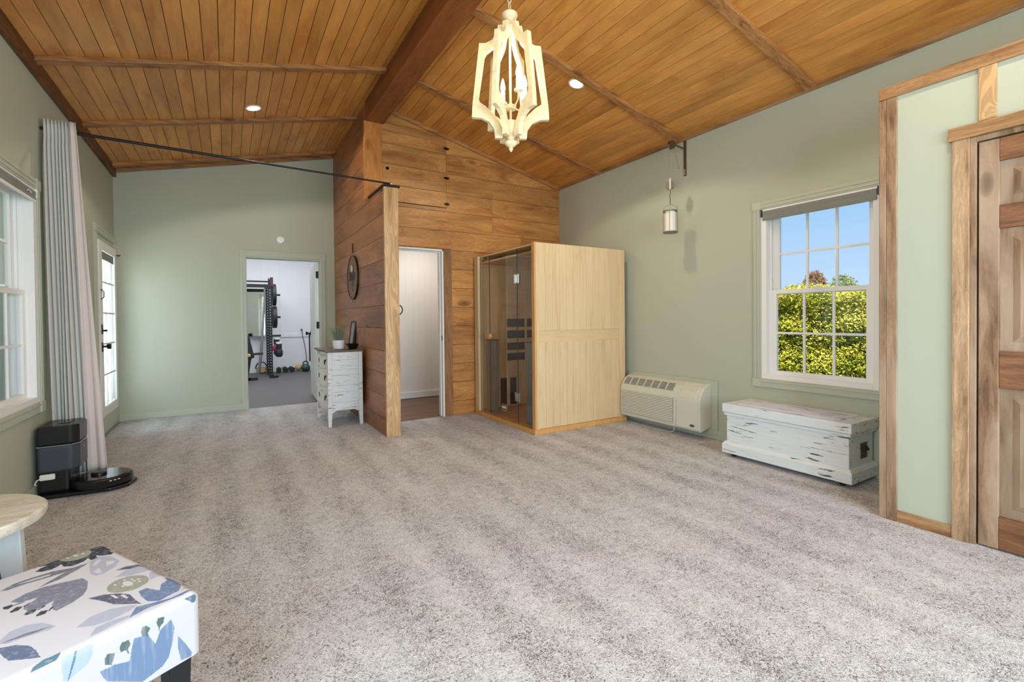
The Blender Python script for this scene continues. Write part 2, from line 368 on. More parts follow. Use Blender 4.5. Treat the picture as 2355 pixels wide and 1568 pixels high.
def carpet():
    m, nt, bs = newmat('carpet'); L = nt.links
    tc = N(nt, 'ShaderNodeTexCoord'); P = tc.outputs['Object']
    # curled fibre tufts
    n1 = N(nt, 'ShaderNodeTexNoise', i_Scale=62.0, i_Detail=2.0, i_Roughness=.55, i_Distortion=2.6); L.new(P, n1.inputs['Vector'])
    n2 = N(nt, 'ShaderNodeTexNoise', i_Scale=190.0, i_Detail=2.0, i_Roughness=.6, i_Distortion=1.5); L.new(P, n2.inputs['Vector'])
    fib = math_(nt, 'ADD', math_(nt, 'MULTIPLY', n1.outputs[0], .6), math_(nt, 'MULTIPLY', n2.outputs[0], .4))
    # patches where the pile lies over
    mp3 = N(nt, 'ShaderNodeMapping'); mp3.inputs['Scale'].default_value = (2.0, .8, 1); L.new(P, mp3.inputs[0])
    n3 = N(nt, 'ShaderNodeTexNoise', i_Scale=2.2, i_Detail=6.0, i_Roughness=.68, i_Distortion=.4); L.new(mp3.outputs[0], n3.inputs['Vector'])
    n5 = N(nt, 'ShaderNodeTexNoise', i_Scale=16.0, i_Detail=4.0, i_Roughness=.65); L.new(P, n5.inputs['Vector'])
    # vacuum tracks run down the length of the room
    wv = N(nt, 'ShaderNodeTexWave', wave_type='BANDS', bands_direction='X', wave_profile='SIN', i_Scale=1.0, i_Distortion=1.1, i_Detail=2.0); wv.inputs['Detail Scale'].default_value = .35
    L.new(P, wv.inputs['Vector'])
    tr = math_(nt, 'MULTIPLY', math_(nt, 'SUBTRACT', wv.outputs['Fac'], .5), .13)
    k = math_(nt, 'ADD', math_(nt, 'MULTIPLY', math_(nt, 'SUBTRACT', n3.outputs[0], .5), .75), tr)
    k = math_(nt, 'ADD', k, math_(nt, 'MULTIPLY', math_(nt, 'SUBTRACT', n5.outputs[0], .5), .7))
    fb = math_(nt, 'ADD', math_(nt, 'MULTIPLY', math_(nt, 'SUBTRACT', fib, .5), 3.7), .53)
    t = math_(nt, 'ADD', fb, math_(nt, 'MULTIPLY', k, .9), clamp=True)
    c = ramp(nt, t, [(.02, srgb(100, 96, 96)), (.28, srgb(166, 162, 162)), (.50, srgb(200, 198, 199)), (.95, srgb(228, 227, 229))])
    L.new(c, bs.inputs['Base Color']); bs.inputs['Roughness'].default_value = .95; bs.inputs['Specular IOR Level'].default_value = .08
    bump(nt, fib, .7, .012, bs)
    return m
M['carpet'] = carpet()

# ================================================================== SETTING
STR = 'structure'
def wall_pieces(mb, ax, a, b, u0, u1, top, holes, extra=()):
    """wall slab; ax='x' -> plane x in [a,b], runs along y; holes = (u0,u1,z0,z1)"""
    cuts = sorted(set([u0, u1] + [h[0] for h in holes] + [h[1] for h in holes] + [e for e in extra if u0 < e < u1]))
    for c0, c1 in zip(cuts, cuts[1:]):
        mid = (c0 + c1) / 2; z = 0
        for h in sorted([h for h in holes if h[0] <= mid <= h[1]], key=lambda q: q[2]):
            if h[2] > z + 1e-4: mb.prism([(c0, z), (c1, z), (c1, h[2]), (c0, h[2])], ax, a, b)
            z = h[3]
        mb.prism([(c0, z), (c1, z), (c1, top(c1)), (c0, top(c0))], ax, a, b)
WL = (3.62, 4.50, .64, 2.12)      # left window opening y0 y1 z0 z1
WR = (1.50, 2.38, .64, 2.12)
DE = (6.28, 7.19, 0, 2.06)
w = MB(); wall_pieces(w, 'x', XL - .14, XL, YB, YF + .12, lambda u: 3.1, [WL, DE, (-.25, 1.35, .64, 2.12)]); w.build('wall_left', M['sage'], kind=STR)
w = MB(); wall_pieces(w, 'x', XR, XR + .14, YB, 7.0, lambda u: 3.1, [WR]); w.build('wall_right', M['sage'], kind=STR)
w = MB(); wall_pieces(w, 'y', YF, YF + .12, XL, 1.6, lambda u: cz(u) + .04, [(.23, 1.165, 0, 2.06)], (XM,)); w.build('wall_far', M['sage'], kind=STR)
w = MB(); wall_pieces(w, 'y', YB - .12, YB, XL, XR, lambda u: cz(u) + .04, [(-.35, 3.25, .5, 2.4)], (XM,)); w.build('wall_rear', M['sage'], kind=STR)

# carpet, hall floor, gym floor
f = MB(); f.box(XL, XR, YB, YW + .02, -.06, 0); f.box(XL, XP, YW + .02, YF + .03, -.06, 0); f.build('floor', M['carpet'], kind=STR)
f = MB()
for k in range(14):
    f.box(1.42, 4.0, YW + .022 + k * .12, YW + .14 + k * .12, -.05, -.004, random.random())
f.build('floor', M['hallfloor'], kind=STR)
f = MB(); f.box(-1.6, 3.2, YF + .03, 12.3, -.05, -.006); f.build('floor', M['rubber'], kind=STR)

# ceiling planks
c = MB(); w_ = .1015
def plank(xa, xb, ya, yb, t):
    za, zb = cz(xa), cz(xb)
    c.hexa([(xa, ya, za), (xb, ya, zb), (xb, yb, zb), (xa, yb, za), (xa, ya, za + .012), (xb, ya, zb + .012), (xb, yb, zb + .012), (xa, yb, za + .012)], t)
BAT = [-1.82, -.56, .70, 1.96, 3.235, 4.50, 5.75, 7.06]
ys = [YB] + BAT + [YF]
for side in (0, 1):
    k = 0
    while True:
        if side == 0:
            xa = XL + k * w_; xb = xa + w_ - .0045
            if xa > XM: break
            xb = min(xb, XM)
        else:
            xb = XR - k * w_; xa = xb - w_ + .0045
            if xb < XM: break
            xa = max(xa, XM)
        base = random.random()
        for ya, yb in zip(ys, ys[1:]):
            if side and ya > YW: continue
            plank(xa, xb, ya, min(yb, YW + .05) if side else yb, base * .6 + random.random() * .4)
        k += 1
c.build('ceiling', M['ceil'], kind=STR)
c = MB()
for sgn, xo in ((0, XL - .14), (1, XR + .14)):
    za = ZE - .033; zb = cz(XM)
    p = [(xo, za + .014), (XM, zb + .014), (XM, zb + .2), (xo, za + .2)]
    c.prism(p, 'y', YB - .12, YF + .12)
c.build('ceiling', M['ceilgap'], kind=STR)

# battens across the two slopes, trims round the edge
tn = [0]
def trim(mb, mat, bev=.004):
    tn[0] += 1; return mb.build('trim_%d' % tn[0], mat, bev=bev, kind=STR)
def slopebar(x0, x1, y0, y1, th, t=.5):
    b = MB(); za, zb = cz(x0), cz(x1)
    b.hexa([(x0, y0, za - th), (x1, y0, zb - th), (x1, y1, zb - th), (x0, y1, za - th), (x0, y0, za + .002), (x1, y0, zb + .002), (x1, y1, zb + .002), (x0, y1, za + .002)], t); return b
for i, y in enumerate(BAT):
    trim(slopebar(XL + .03, 1.36, y - .04, y + .04, .034, random.random()), M['batten_x'])
    if y < YW: trim(slopebar(1.52, XR - .02, y - .04, y + .04, .034, random.random()), M['batten_x'])
trim(slopebar(XL + .03, 1.36, YF - .03, YF, .055, .3), M['batten_x'])
trim(slopebar(1.52, XR - .01, YW - .03, YW, .045, .7), M['batten_x'])
b = MB(); b.box(XL, XL + .035, YB, YF, ZE - .10, ZE + .02); trim(b, M['trim_y'])
b = MB(); b.box(XR - .022, XR, YB, YW, ZE - .035, ZE + .02); trim(b, M['trimh_y'])
b = MB(); b.box(1.339, 1.545, YB, YW - .04, 3.392, 3.64); b.build('ridge_beam', M['beam'], bev=.006, kind=STR)

# pine wall across the room and the partition that runs towards the camera
SE = [.175 + .2325 * k for k in range(-1, 16)]
HX0, HX1, HZ = 1.52, 2.26, 2.035
w = MB()
for a, b_ in zip(SE, SE[1:]):
    x = XP + .02; cuts = [x]
    while x < XR:
        x += random.uniform(1.1, 2.2); x = 2.95 if 2.2 < x < 2.85 else x; cuts.append(min(x, XR))
    if 2.5 < a < 3.3: cuts = [XP + .02, 2.312, XR]
    for x0, x1 in zip(cuts, cuts[1:]):
        t = random.random(); segs = [(x0, x1)]
        if a < HZ - .01:
            segs = [s for s in [(x0, min(x1, HX0 - .02)), (max(x0, HX1 + .02), x1)] if s[1] > s[0] + .01]
        for s0, s1 in segs:
            za, zb = max(a, 0) + .002, b_ - .002
            # clip below the roof line
            top = lambda x: min(zb, cz(x) + .01)
            xs = [s0 + .001, s1 - .001]
            for sl_x in (XM + (cz(XM) + .01 - zb) / SL, XM):
                if xs[0] < sl_x < xs[-1]: xs.append(sl_x)
            xs = sorted(xs); pts = [(xs[0], za)]
            lim = XM + (cz(XM) + .01 - za) / SL
            if lim <= s0: continue
            e1 = min(xs[-1], lim)
            pts = [(xs[0], za), (e1, za)] + [(x, max(top(x), za)) for x in sorted(xs + [e1], reverse=True) if x <= e1]
            q = []
            for p in pts:
                if not q or (Vector(p) - Vector(q[-1])).length > 1e-4: q.append(p)
            if len(q) > 2: w.prism(q, 'y', YW, YW + .02, t)
w.build('wall_pine', M['pine_x'], kind=STR)
w = MB(); wall_pieces(w, 'y', YW + .02, YW + .10, XP + .02, XR, lambda u: cz(u) + .02, [(HX0, HX1, 0, HZ)], (XM,)); w.build('wall_pine_backing', M['void'], kind=STR)

w = MB()
for a, b_ in zip(SE, SE[1:]):
    za, zb = max(a, 0) + .002, b_ - .002
    cuts = [YF, YF - random.uniform(.4, 1.6), YP + .02] if random.random() < .7 else [YF, YP + .02]
    if za > 2.53: cuts = [YF, YW]
    for y1, y0 in zip(cuts, cuts[1:]):
        t = random.random()
        z1 = min(zb, 3.64)
        if za < 2.53 < zb:
            w.box(XP, XP + .02, max(y0, YW), y1, za, z1, t)
            if y0 < YW: w.box(XP, XP + .02, y0, min(y1, YW) - .001, za, 2.53, t)
        elif za < 3.6: w.box(XP, XP + .02, y0 + .001, y1 - .001, za, min(z1, cz(XP) + .02), t)
w.build('wall_partition', M['pine_y'], kind=STR)
w = MB(); w.box(XP + .02, XP + .05, YW, YF, 0, 3.6); w.box(XP + .02, 1.49, YP + .02, YW, 0, 2.53); w.build('wall_partition_core', M['void'], kind=STR)
b = MB(); b.box(1.362, 1.508, YP - .002, YP + .028, 0, 2.528, .31); trim(b, M['post_z'], .003)
b = MB(); b.box(1.35, 1.50, YP + .03, YW - .045, 2.531, 2.552); trim(b, M['black'], .002)
b = MB(); b.box(1.322, 1.517, YW - .045, YW - .005, 2.52, 3.391, .8); trim(b, M['post_orange'], .003)

# hall behind the doorway
w = MB(); w.box(1.42, 4.0, 6.83, 6.93, 0, 2.5)
for k in range(26): w.box(1.40 + k * .1, 1.405 + k * .1, 6.8275, 6.83, .1, 2.5)
w.box(3.55, 3.65, YW + .12, 6.83, 0, 2.5); w.box(XP + .05, 1.5, YW + .12, 6.83, 0, 2.5); w.build('wall_hall', M['hallwall'], kind=STR)
b = MB(); b.box(1.5, 3.55, 6.812, 6.827, 0, .095); b.build('baseboard_hall', M['white'], bev=.004, kind=STR)
b = MB(); b.box(1.42, 3.65, YW + .1, 6.93, 2.42, 2.5); b.build('ceiling', M['white'], kind=STR)
lamp('hall_fill', 'AREA', (2.5, 6.0, 2.40), 11, (1, .93, .86), (.4, .4), aim=(0, .1, -1))  # unseen area lamp added to light the hall

def door_trims():
    b = MB(); b.box(HX0, HX0 + .02, YW - .012, YW + .13, 0, HZ); b.box(HX1 - .02, HX1, YW - .012, YW + .13, 0, HZ); b.box(HX0, HX1, YW - .012, YW + .13, HZ - .02, HZ)
    b.box(HX0 + .02, HX0 + .032, YW + .04, YW + .08, 0, HZ - .02); b.box(HX1 - .032, HX1 - .02, YW + .04, YW + .08, 0, HZ - .02); b.box(HX0 + .02, HX1 - .02, YW + .04, YW + .08, HZ - .032, HZ - .02)
    fr = thing('door_3', None, None, (HX0, YW, 0), kind=STR)
    b.build('door_jamb', M['white'], fr, bev=.003)
    b = MB(); b.box(HX1 - .0215, HX1 - .019, YW + .0, YW + .022, .93, .99); b.build('strike_plate', M['bronze'], fr)
    b = MB(); b.box(HX1 + .001, HX1 + .105, YW - .02, YW - .001, 0, HZ + .01, .2); b.build('door_casing', M['hallcas_z'], fr, bev=.003)
    b = MB(); b.box(HX0 - .01, HX1 + .105, YW - .02, YW - .001, HZ + .012, HZ + .115, .6); b.build('head_casing', M['pine_x'], fr, bev=.003)
door_trims()

# hinged hatch high on the pine wall
def hatch():
    t = thing('access_hatch', 'square hatch of pine boards with three round hinges, high on the pine wall', 'hatch', (1.92, YW - .02, 2.53))
    b = MB()
    for a, b_ in ((2.548, 2.73), (2.734, 2.963), (2.967, 3.195), (3.199, 3.335)):
        b.box(1.522, 2.308, YW - .014, YW - .001, a, b_, random.random())
    b.build('panel', M['pine_x'], t, bev=.0015)
    b = MB(); b.box(1.516, 2.314, YW - .0035, YW - .0005, 2.542, 3.341); b.build('shadow_gap', M['void'], t)  # dark plate paints the shade of the gap round the panel
    for z in (2.59, 2.905, 3.262):
        h = MB(); h.prism([(2.311 + .038 * math.cos(q), z + .016 * math.sin(q)) for q in [2 * PI * k / 20 for k in range(20)]], 'y', YW - .019, YW - .0145); h.tube([(2.310, YW - .02, z - .013), (2.310, YW - .02, z + .013)], .005, 8)
        h.build('hinge', M['bronze'], t)
    h = MB(); h.lathe([(.019, 0), (.019, .003), (.012, .004), (.011, -.004), (.0, -.004)], (1.585, YW - .014, 2.912), 18, R=Rx(PI / 2)); h.build('finger_hole', M['black'], t)
hatch()

# closet box on the right
w = MB(); w.box(XC, XC + .1, 0.837, 1.19, 0, 2.44); w.box(XC, XC + .1, -.02, .837, 2.096, 2.44); w.box(XC, XC + .1, YB, -.02, 0, 2.44)
w.box(XC, XR, 1.19, 1.205, 0, 2.44); w.box(XC, XR, YB, 1.205, 2.44, 2.47)
w.build('wall_closet', M['sage'], kind=STR)
b = MB(); b.box(XC - .014, XC + .0, 1.142, 1.192, 0, 2.432, .1); trim(b, M['trim_z'], .003)
b = MB(); b.box(XC - .014, XC + .12, 1.192, 1.228, 0, 2.432, .75); trim(b, M['trim_z'], .004)
b = MB(); b.box(XC - .016, XC + .02, YB, 1.228, 2.434, 2.502, .62); trim(b, M['trimh_y'], .004)
b = MB(); b.box(XC - .014, XC, .905, 1.142, 0, .065, .3); trim(b, M['trimh_y'], .003)
b = MB(); b.box(XC - .012, XC, .737, .805, 2.166, 2.434, .52); trim(b, M['post_z'], .003)
def closet_door():
    t = thing('door_2', None, None, (XC, .42, 0), kind=STR)
    b = MB(); b.box(XC - .018, XC, .836, .904, 0, 2.095, .05); b.build('door_casing', M['cas_z'], t, bev=.003)
    b = MB(); b.box(XC - .024, XC + .02, -.20, .918, 2.095, 2.162, .3); b.build('head_casing', M['trimh_y'], t, bev=.003)
    b = MB(); b.box(XC - .006, XC + .1, .812, .836, 0, 2.094, .6); b.box(XC - .006, XC + .1, -.1, .812, 2.068, 2.094, .6); b.box(XC + .045, XC + .1, .800, .812, 0, 2.068, .6); b.build('door_jamb', M['door_z'], t, bev=.002)
    X0, X1 = XC + .002, XC + .042
    b = MB(); b.box(X0, X1, .73, .805, .008, 2.062, .41); b.box(X0, X1, .0, .075, .008, 2.062, .9)
    b.build('stile', M['door_z'], t, bev=.003)
    for z0, z1, tt in ((.008, .172, .15), (.818, 1.003, .35), (1.614, 1.73, .6), (1.95, 2.062, .85)):
        b = MB(); b.box(X0, X1, .075, .73, z0, z1, tt); b.build('rail', M['door_y'], t, bev=.003)
    for z0, z1, tt in ((.172, .818, .12), (1.003, 1.614, .66), (1.73, 1.95, .3)):
        b = MB(); b.box(X0 + .018, X1 - .01, .075, .73, z0, z1, tt)
        y0, y1 = .075 + .045, .73 - .045; a, c_ = z0 + .045, z1 - .045
        b.hexa([(X0 + .018, y0, a), (X0 + .018, y1, a), (X0 + .018, y1, c_), (X0 + .018, y0, c_), (X0 + .006, y0 + .028, a + .028), (X0 + .006, y1 - .028, a + .028), (X0 + .006, y1 - .028, c_ - .028), (X0 + .006, y0 + .028, c_ - .028)], tt)
        b.build('panel', M['door_z'], t)
closet_door()
w = MB(); w.box(XC + .3, XC + .32, -.1, .9, 0, 2.2); w.build('wall_closet_inside', M['void'], kind=STR)

# baseboards
b = MB(); b.box(XL, .16, YF - .014, YF, 0, .085); b.build('baseboard_far', M['sagetrim'], bev=.004, kind=STR)
b = MB(); b.box(1.24, XP, YF - .014, YF, 0, .085); b.build('baseboard_far_right', M['sagetrim'], bev=.004, kind=STR)
b = MB(); b.box(XL, XL + .014, YB, 6.19, 0, .085); b.build('baseboard_left', M['sagetrim'], bev=.004, kind=STR)
b = MB(); b.box(XR - .014, XR, 1.21, YW, 0, .085); b.build('baseboard_right', M['sagetrim'], bev=.004, kind=STR)

def casing(mb, ax, a, s, u0, u1, z0, z1, wd=.075, sill=True, th=.018):
    """fluted casing with corner blocks round an opening; s = outward sign from the wall plane a"""
    def B(u_0, u_1, za, zb, d):
        if ax == 'x': mb.box(a, a + s * d, u_0, u_1, za, zb)
        else: mb.box(u_0, u_1, a, a + s * d, za, zb)
    zb0 = z0 if not sill else z0 - wd
    for q0, q1 in ((u0 - wd, u0), (u1, u1 + wd)):
        B(q0, q1, z0, z1, th); B(q0 + .012, q0 + .03, z0, z1, th + .006); B(q1 - .03, q1 - .012, z0, z1, th + .006)
        B(q0 - .004, q1 + .004, z1, z1 + wd, th + .008)
        if sill: B(q0 - .004, q1 + .004, z0 - wd, z0, th + .008)
        else: B(q0 - .003, q1 + .003, 0, .14, th + .008)
    B(u0, u1, z1, z1 + wd, th); B(u0, u1, z1 + .012, z1 + .03, th + .006); B(u0, u1, z1 + wd - .03, z1 + wd - .012, th + .006)
    if sill:
        B(u0, u1, z0 - wd, z0, th); B(u0, u1, z0 - .025, z0 - .008, th + .006)
# gym doorway casing + rosettes
b = MB(); casing(b, 'y', YF, -1, .235, 1.16, 0, 2.062, .075, False)
for x in (.1975, 1.1975):
    b.lathe([(.026, 0), (.026, .006), (.018, .006), (.018, .002), (.010, .002), (.010, .008), (0, .008)], (x, YF - .026, 2.0995), 20, R=Rx(PI / 2))
trim(b, M['sagetrim'], .002)
b = MB(); b.box(.218, .236, YF - .005, YF + .14, 0, 2.06); b.box(1.16, 1.178, YF - .005, YF + .14, 0, 2.06); b.box(.22, 1.178, YF - .005, YF + .14, 2.045, 2.062); trim(b, M['sagetrim'], .002)
def gym_door():
    t = thing('door_4', None, None, (1.155, YF + .12, 0), kind=STR)
    R = Rz(math.radians(-3)); O = Vector((1.150, YF + .135, 0))
    b = MB(); b.obox(O + R @ Vector((-.02, .40, 1.02)), (.036, .80, 2.02), R)
    for z0, z1 in ((.2, .9), (1.05, 1.9)): b.obox(O + R @ Vector((-.039, .40, (z0 + z1) / 2)), (.006, .52, z1 - z0), R)
    b.build('door_slab', M['white'], t, bev=.003)
    for z in (.25, 1.12, 1.86):
        h = MB(); h.box(1.138, 1.165, YF + .105, YF + .14, z - .05, z + .05); h.tube([(1.135, YF + .137, z - .05), (1.135, YF + .137, z + .05)], .008, 8); h.build('hinge', M['black'], t)
    k = MB(); c0 = O + R @ Vector((-.04, .735, .985)); RR = R @ Ry(-PI / 2)
    k.lathe([(.033, 0), (.033, .006), (.012, .010), (.010, .035), (.022, .042), (.030, .056), (.027, .07), (0, .076)], c0, 20, R=RR); k.build('door_knob', M['black'], t, smooth=True)
    k = MB(); c1 = c0 + Vector((-.02, -.01, 0)); k.tube([c1, c1 + Vector((0, 0, -.10)), c1 + Vector((.003, 0, -.45))], .010, 8); k.build('hanging_strap', M['black'], t)  # thin black strap hanging from the knob
gym_door()

# windows (double hung, three columns by two rows per sash)
def window(n, ax_s, a, W_):
    """ax_s = +1 for a window in the right wall (room is on its -x side), -1 left wall"""
    y0, y1, z0, z1 = W_; t = thing('window_%d' % n, None, None, (a, (y0 + y1) / 2, z0), kind=STR); s = ax_s
    def X(d): return a + s * d
    b = MB(); fw = .045
    for q in ((y0, y0 + fw, z0, z1), (y1 - fw, y1, z0, z1), (y0 + fw, y1 - fw, z0, z0 + .04), (y0 + fw, y1 - fw, z1 - .04, z1)):
        b.box(X(-.012), X(.13), *q)
    for q in ((y0 + fw, y0 + fw + .012, z0 + .04, z1 - .04), (y1 - fw - .012, y1 - fw, z0 + .04, z1 - .04)): b.box(X(.05), X(.065), *q)
    b.build('window_frame', M['vinyl'], t, bev=.002)
    ym0, ym1 = y0 + fw, y1 - fw; zm = 1.39; sw = .062
    for nm, d, za, zb in (('upper_sash', .085, zm - .015, z1 - .04), ('lower_sash', .035, z0 + .03, zm + .025)):
        b = MB(); A, B_ = X(d), X(d + .03)
        st = .045 if nm == 'lower_sash' else .028
        b.box(A, B_, ym0, ym0 + sw, za, zb); b.box(A, B_, ym1 - sw, ym1, za, zb); b.box(A, B_, ym0 + sw, ym1 - sw, za, za + (.035 if nm == 'upper_sash' else .045)); b.box(A, B_, ym0 + sw, ym1 - sw, zb - .036, zb)
        sash = b.build(nm, M['vinyl'], t, bev=.002)
        g0, g1 = ym0 + sw, ym1 - sw; h0, h1 = za + .035, zb - .036
        b = MB()
        for k in (1, 2): yy = g0 + (g1 - g0) * k / 3; b.box(X(d + .008), X(d + .022), yy - .009, yy + .009, h0, h1)
        zz = (h0 + h1) / 2; b.box(X(d + .007), X(d + .021), g0, g1, zz - .009, zz + .009)
        b.build('muntins', M['vinyl'], sash)
        b = MB(); b.box(X(d + .013), X(d + .017), g0 - .004, g1 + .004, h0 - .004, h1 + .004); b.build('glass_pane', M['winglass'], sash)
    b = MB(); b.box(X(.012), X(.035), (y0 + y1) / 2 - .03, (y0 + y1) / 2 + .03, zm + .025, zm + .037); b.build('sash_lock', M['vinyl'], t, bev=.002)
    b = MB(); casing(b, 'x', a, -s, y0, y1, z0, z1, .072, True)
    b.build('window_casing', M['sagetrim'], t, bev=.002)
    return t
window(1, -1, XL, WL)
window(2, 1, XR, WR)
window(3, -1, XL, (-.25, 1.35, .64, 2.12))  # unseen window, added for the near left fill lamp
def roller(s, a, W_, label, lab2):
    y0, y1, z0, z1 = W_; X = lambda d: a + s * d
    t = thing('roller_shade', label, 'shade', (a, (y0 + y1) / 2, z1 - .05))
    b = MB(); b.tube([(X(.002), y0 + .02, z1 - .036), (X(.002), y1 - .02, z1 - .036)], .026, 16); b.build('roll', M['shade'], t, smooth=True)
    b = MB(); b.box(X(-.018), X(-.021), y0 + .02, y1 - .02, z1 - .088, z1 - .036); b.build('shade_cloth', M['shade'], t)
    b = MB(); b.box(X(-.025), X(-.013), y0 + .018, y1 - .018, z1 - .098, z1 - .082); b.build('bottom_bar', M['vinyl'] if lab2 else M['shade'], t, bev=.003)
    if lab2:
        b = MB(); b.tube([(X(-.028), (y0 + y1) / 2 + .27 + .035 * math.cos(q), z1 - .055 + .010 * math.sin(q)) for q in [PI * k / 8 for k in range(9)]], .003, 6); b.build('pull_tab', M['vinyl'], t)
    for yy in (y0 + .008, y1 - .008):
        b = MB(); b.box(X(-.028), X(.02), yy - .006, yy + .006, z1 - .066, z1 - .004); b.build('bracket', M['white'] if s < 0 else M['darkgrey'], t)
roller(-1, XL, WL, 'rolled up grey roller shade in the window beside the curtain', True)
roller(1, XR, WR, 'rolled up grey roller shade in the window above the chipped trunk', False)

# glazed exterior door beyond the curtain
def ext_door():
    y0, y1 = 6.30, 7.165; t = thing('door_1', None, None, (XL, 6.73, 0), kind=STR)
    b = MB(); casing(b, 'x', XL, 1, y0 - .012, y1 + .012, 0, 2.115, .085, False, .014); b.build('door_casing', M['sagetrim'], t, bev=.002)
    b = MB(); b.box(XL - .13, XL + .002, y0 - .03, y0 - .004, 0, 2.10); b.box(XL - .13, XL + .002, y1 + .004, y1 + .03, 0, 2.10); b.box(XL - .13, XL + .002, y0 - .03, y1 + .03, 2.055, 2.11); b.build('door_jamb', M['sagetrim'], t)
    b = MB(); b.box(XL - .012, XL + .03, y0, y0 + .13, .20, 2.045); b.box(XL - .012, XL + .03, y1 - .10, y1, .20, 2.045); b.box(XL - .012, XL + .03, y0 + .13, y1 - .10, 1.95, 2.045); b.box(XL - .012, XL + .03, y0 + .13, y1 - .10, .20, .30)
    b.build('door_frame', M['white'], t, bev=.004)
    b = MB(); b.box(XL - .012, XL + .022, y0, y1, .015, .198); b.build('kick_rail', M['sagetrim'], t, bev=.002)
    b = MB(); b.box(XL, XL + .006, y0 + .13, y1 - .10, .30, 1.95); b.build('glass_pane', M['winglass'], t)
    b = MB()
    for k in range(1, 5): z = .30 + 1.65 * k / 5; b.box(XL + .007, XL + .018, y0 + .13, y1 - .10, z - .009, z + .009)
    for k in (1, 2): y = y0 + .13 + .635 * k / 3; b.box(XL + .007, XL + .018, y - .009, y + .009, .30, 1.95)
    b.build('muntins', M['white'], t)
    b = MB()
    for k in range(16): y = y0 + .15 + k * .039; b.box(XL - .010, XL - .006, y, y + .030, .31, 1.94)
    b.build('blind', M['blind'], t)
    b = MB(); b.box(XL + .018, XL + .024, y0 + .15, y1 - .12, 1.86, 1.945); b.build('rolled_blind', M['shade'], t)
    k = MB(); k.box(XL + .03, XL + .036, y0 + .03, y0 + .075, .885, .985); k.lathe([(.011, 0), (.010, .028), (.024, .034), (.030, .05), (.026, .066), (0, .07)], (XL + .036, y0 + .052, .94), 20, R=Ry(PI / 2)); k.build('door_knob', M['bronze'], t, smooth=True)
    k = MB(); k.box(XL + .03, XL + .038, y0 + .03, y0 + .07, 1.07, 1.17); k.box(XL + .038, XL + .075, y0 + .046, y0 + .056, 1.095, 1.115); k.build('dead_bolt', M['bronze'], t, bev=.002)
    k = MB(); k.tube([(XL + .03, y0 + .035, 1.43), (XL + .055, y0 + .03, 1.45), (XL + .055, y0 + .03, 1.51), (XL + .03, y0 + .035, 1.53)], .005, 6); k.build('door_pull', M['bronze'], t)
    b = MB(); b.box(XL - .1, XL + .04, y0, y1, 0, .014); b.build('threshold', M['steel'], t)
ext_door()
k = MB(); k.lathe([(.016, 0), (.016, .004), (.006, .008), (.006, .05), (.010, .055), (0, .06)], (XL, 7.228, 1.985), 12, R=Ry(PI / 2))
k.build('wall_hook', M['black'], label='small dark hook on the wall beside the top of the glazed door', cat='hook')

# gym room
w = MB(); w.box(-1.6, 3.3, 12.3, 12.42, 0, 3.1); w.box(-1.38, -1.28, YF + .12, 12.42, 0, 3.1); w.box(-1.38, XL, YF + .0, YF + .12, 0, 3.1); w.box(3.2, 3.3, YF + .12, 12.42, 0, 3.1)
for k in range(12): x = -1.16 + k * .378; w.box(x - .035, x + .035, 12.285, 12.3, .84, 3.0)
w.box(-1.6, 3.2, 12.280, 12.3, .80, .87)
w.box(1.38, 3.2, YF + .125, YF + .2, 0, 3.1)
w.build('wall_gym', M['gymwall'], kind=STR)
b = MB(); b.box(-1.7, 3.3, YF + .12, 12.42, 3.05, 3.1); b.build('ceiling', M['white'], kind=STR)
lamp('gym_fill', 'AREA', (.8, 9.9, 3.02), 72, (.95, .97, 1), (2.2, 2.6), aim=(0, 0, -1))  # fill lamp out of view, added to brighten the gym

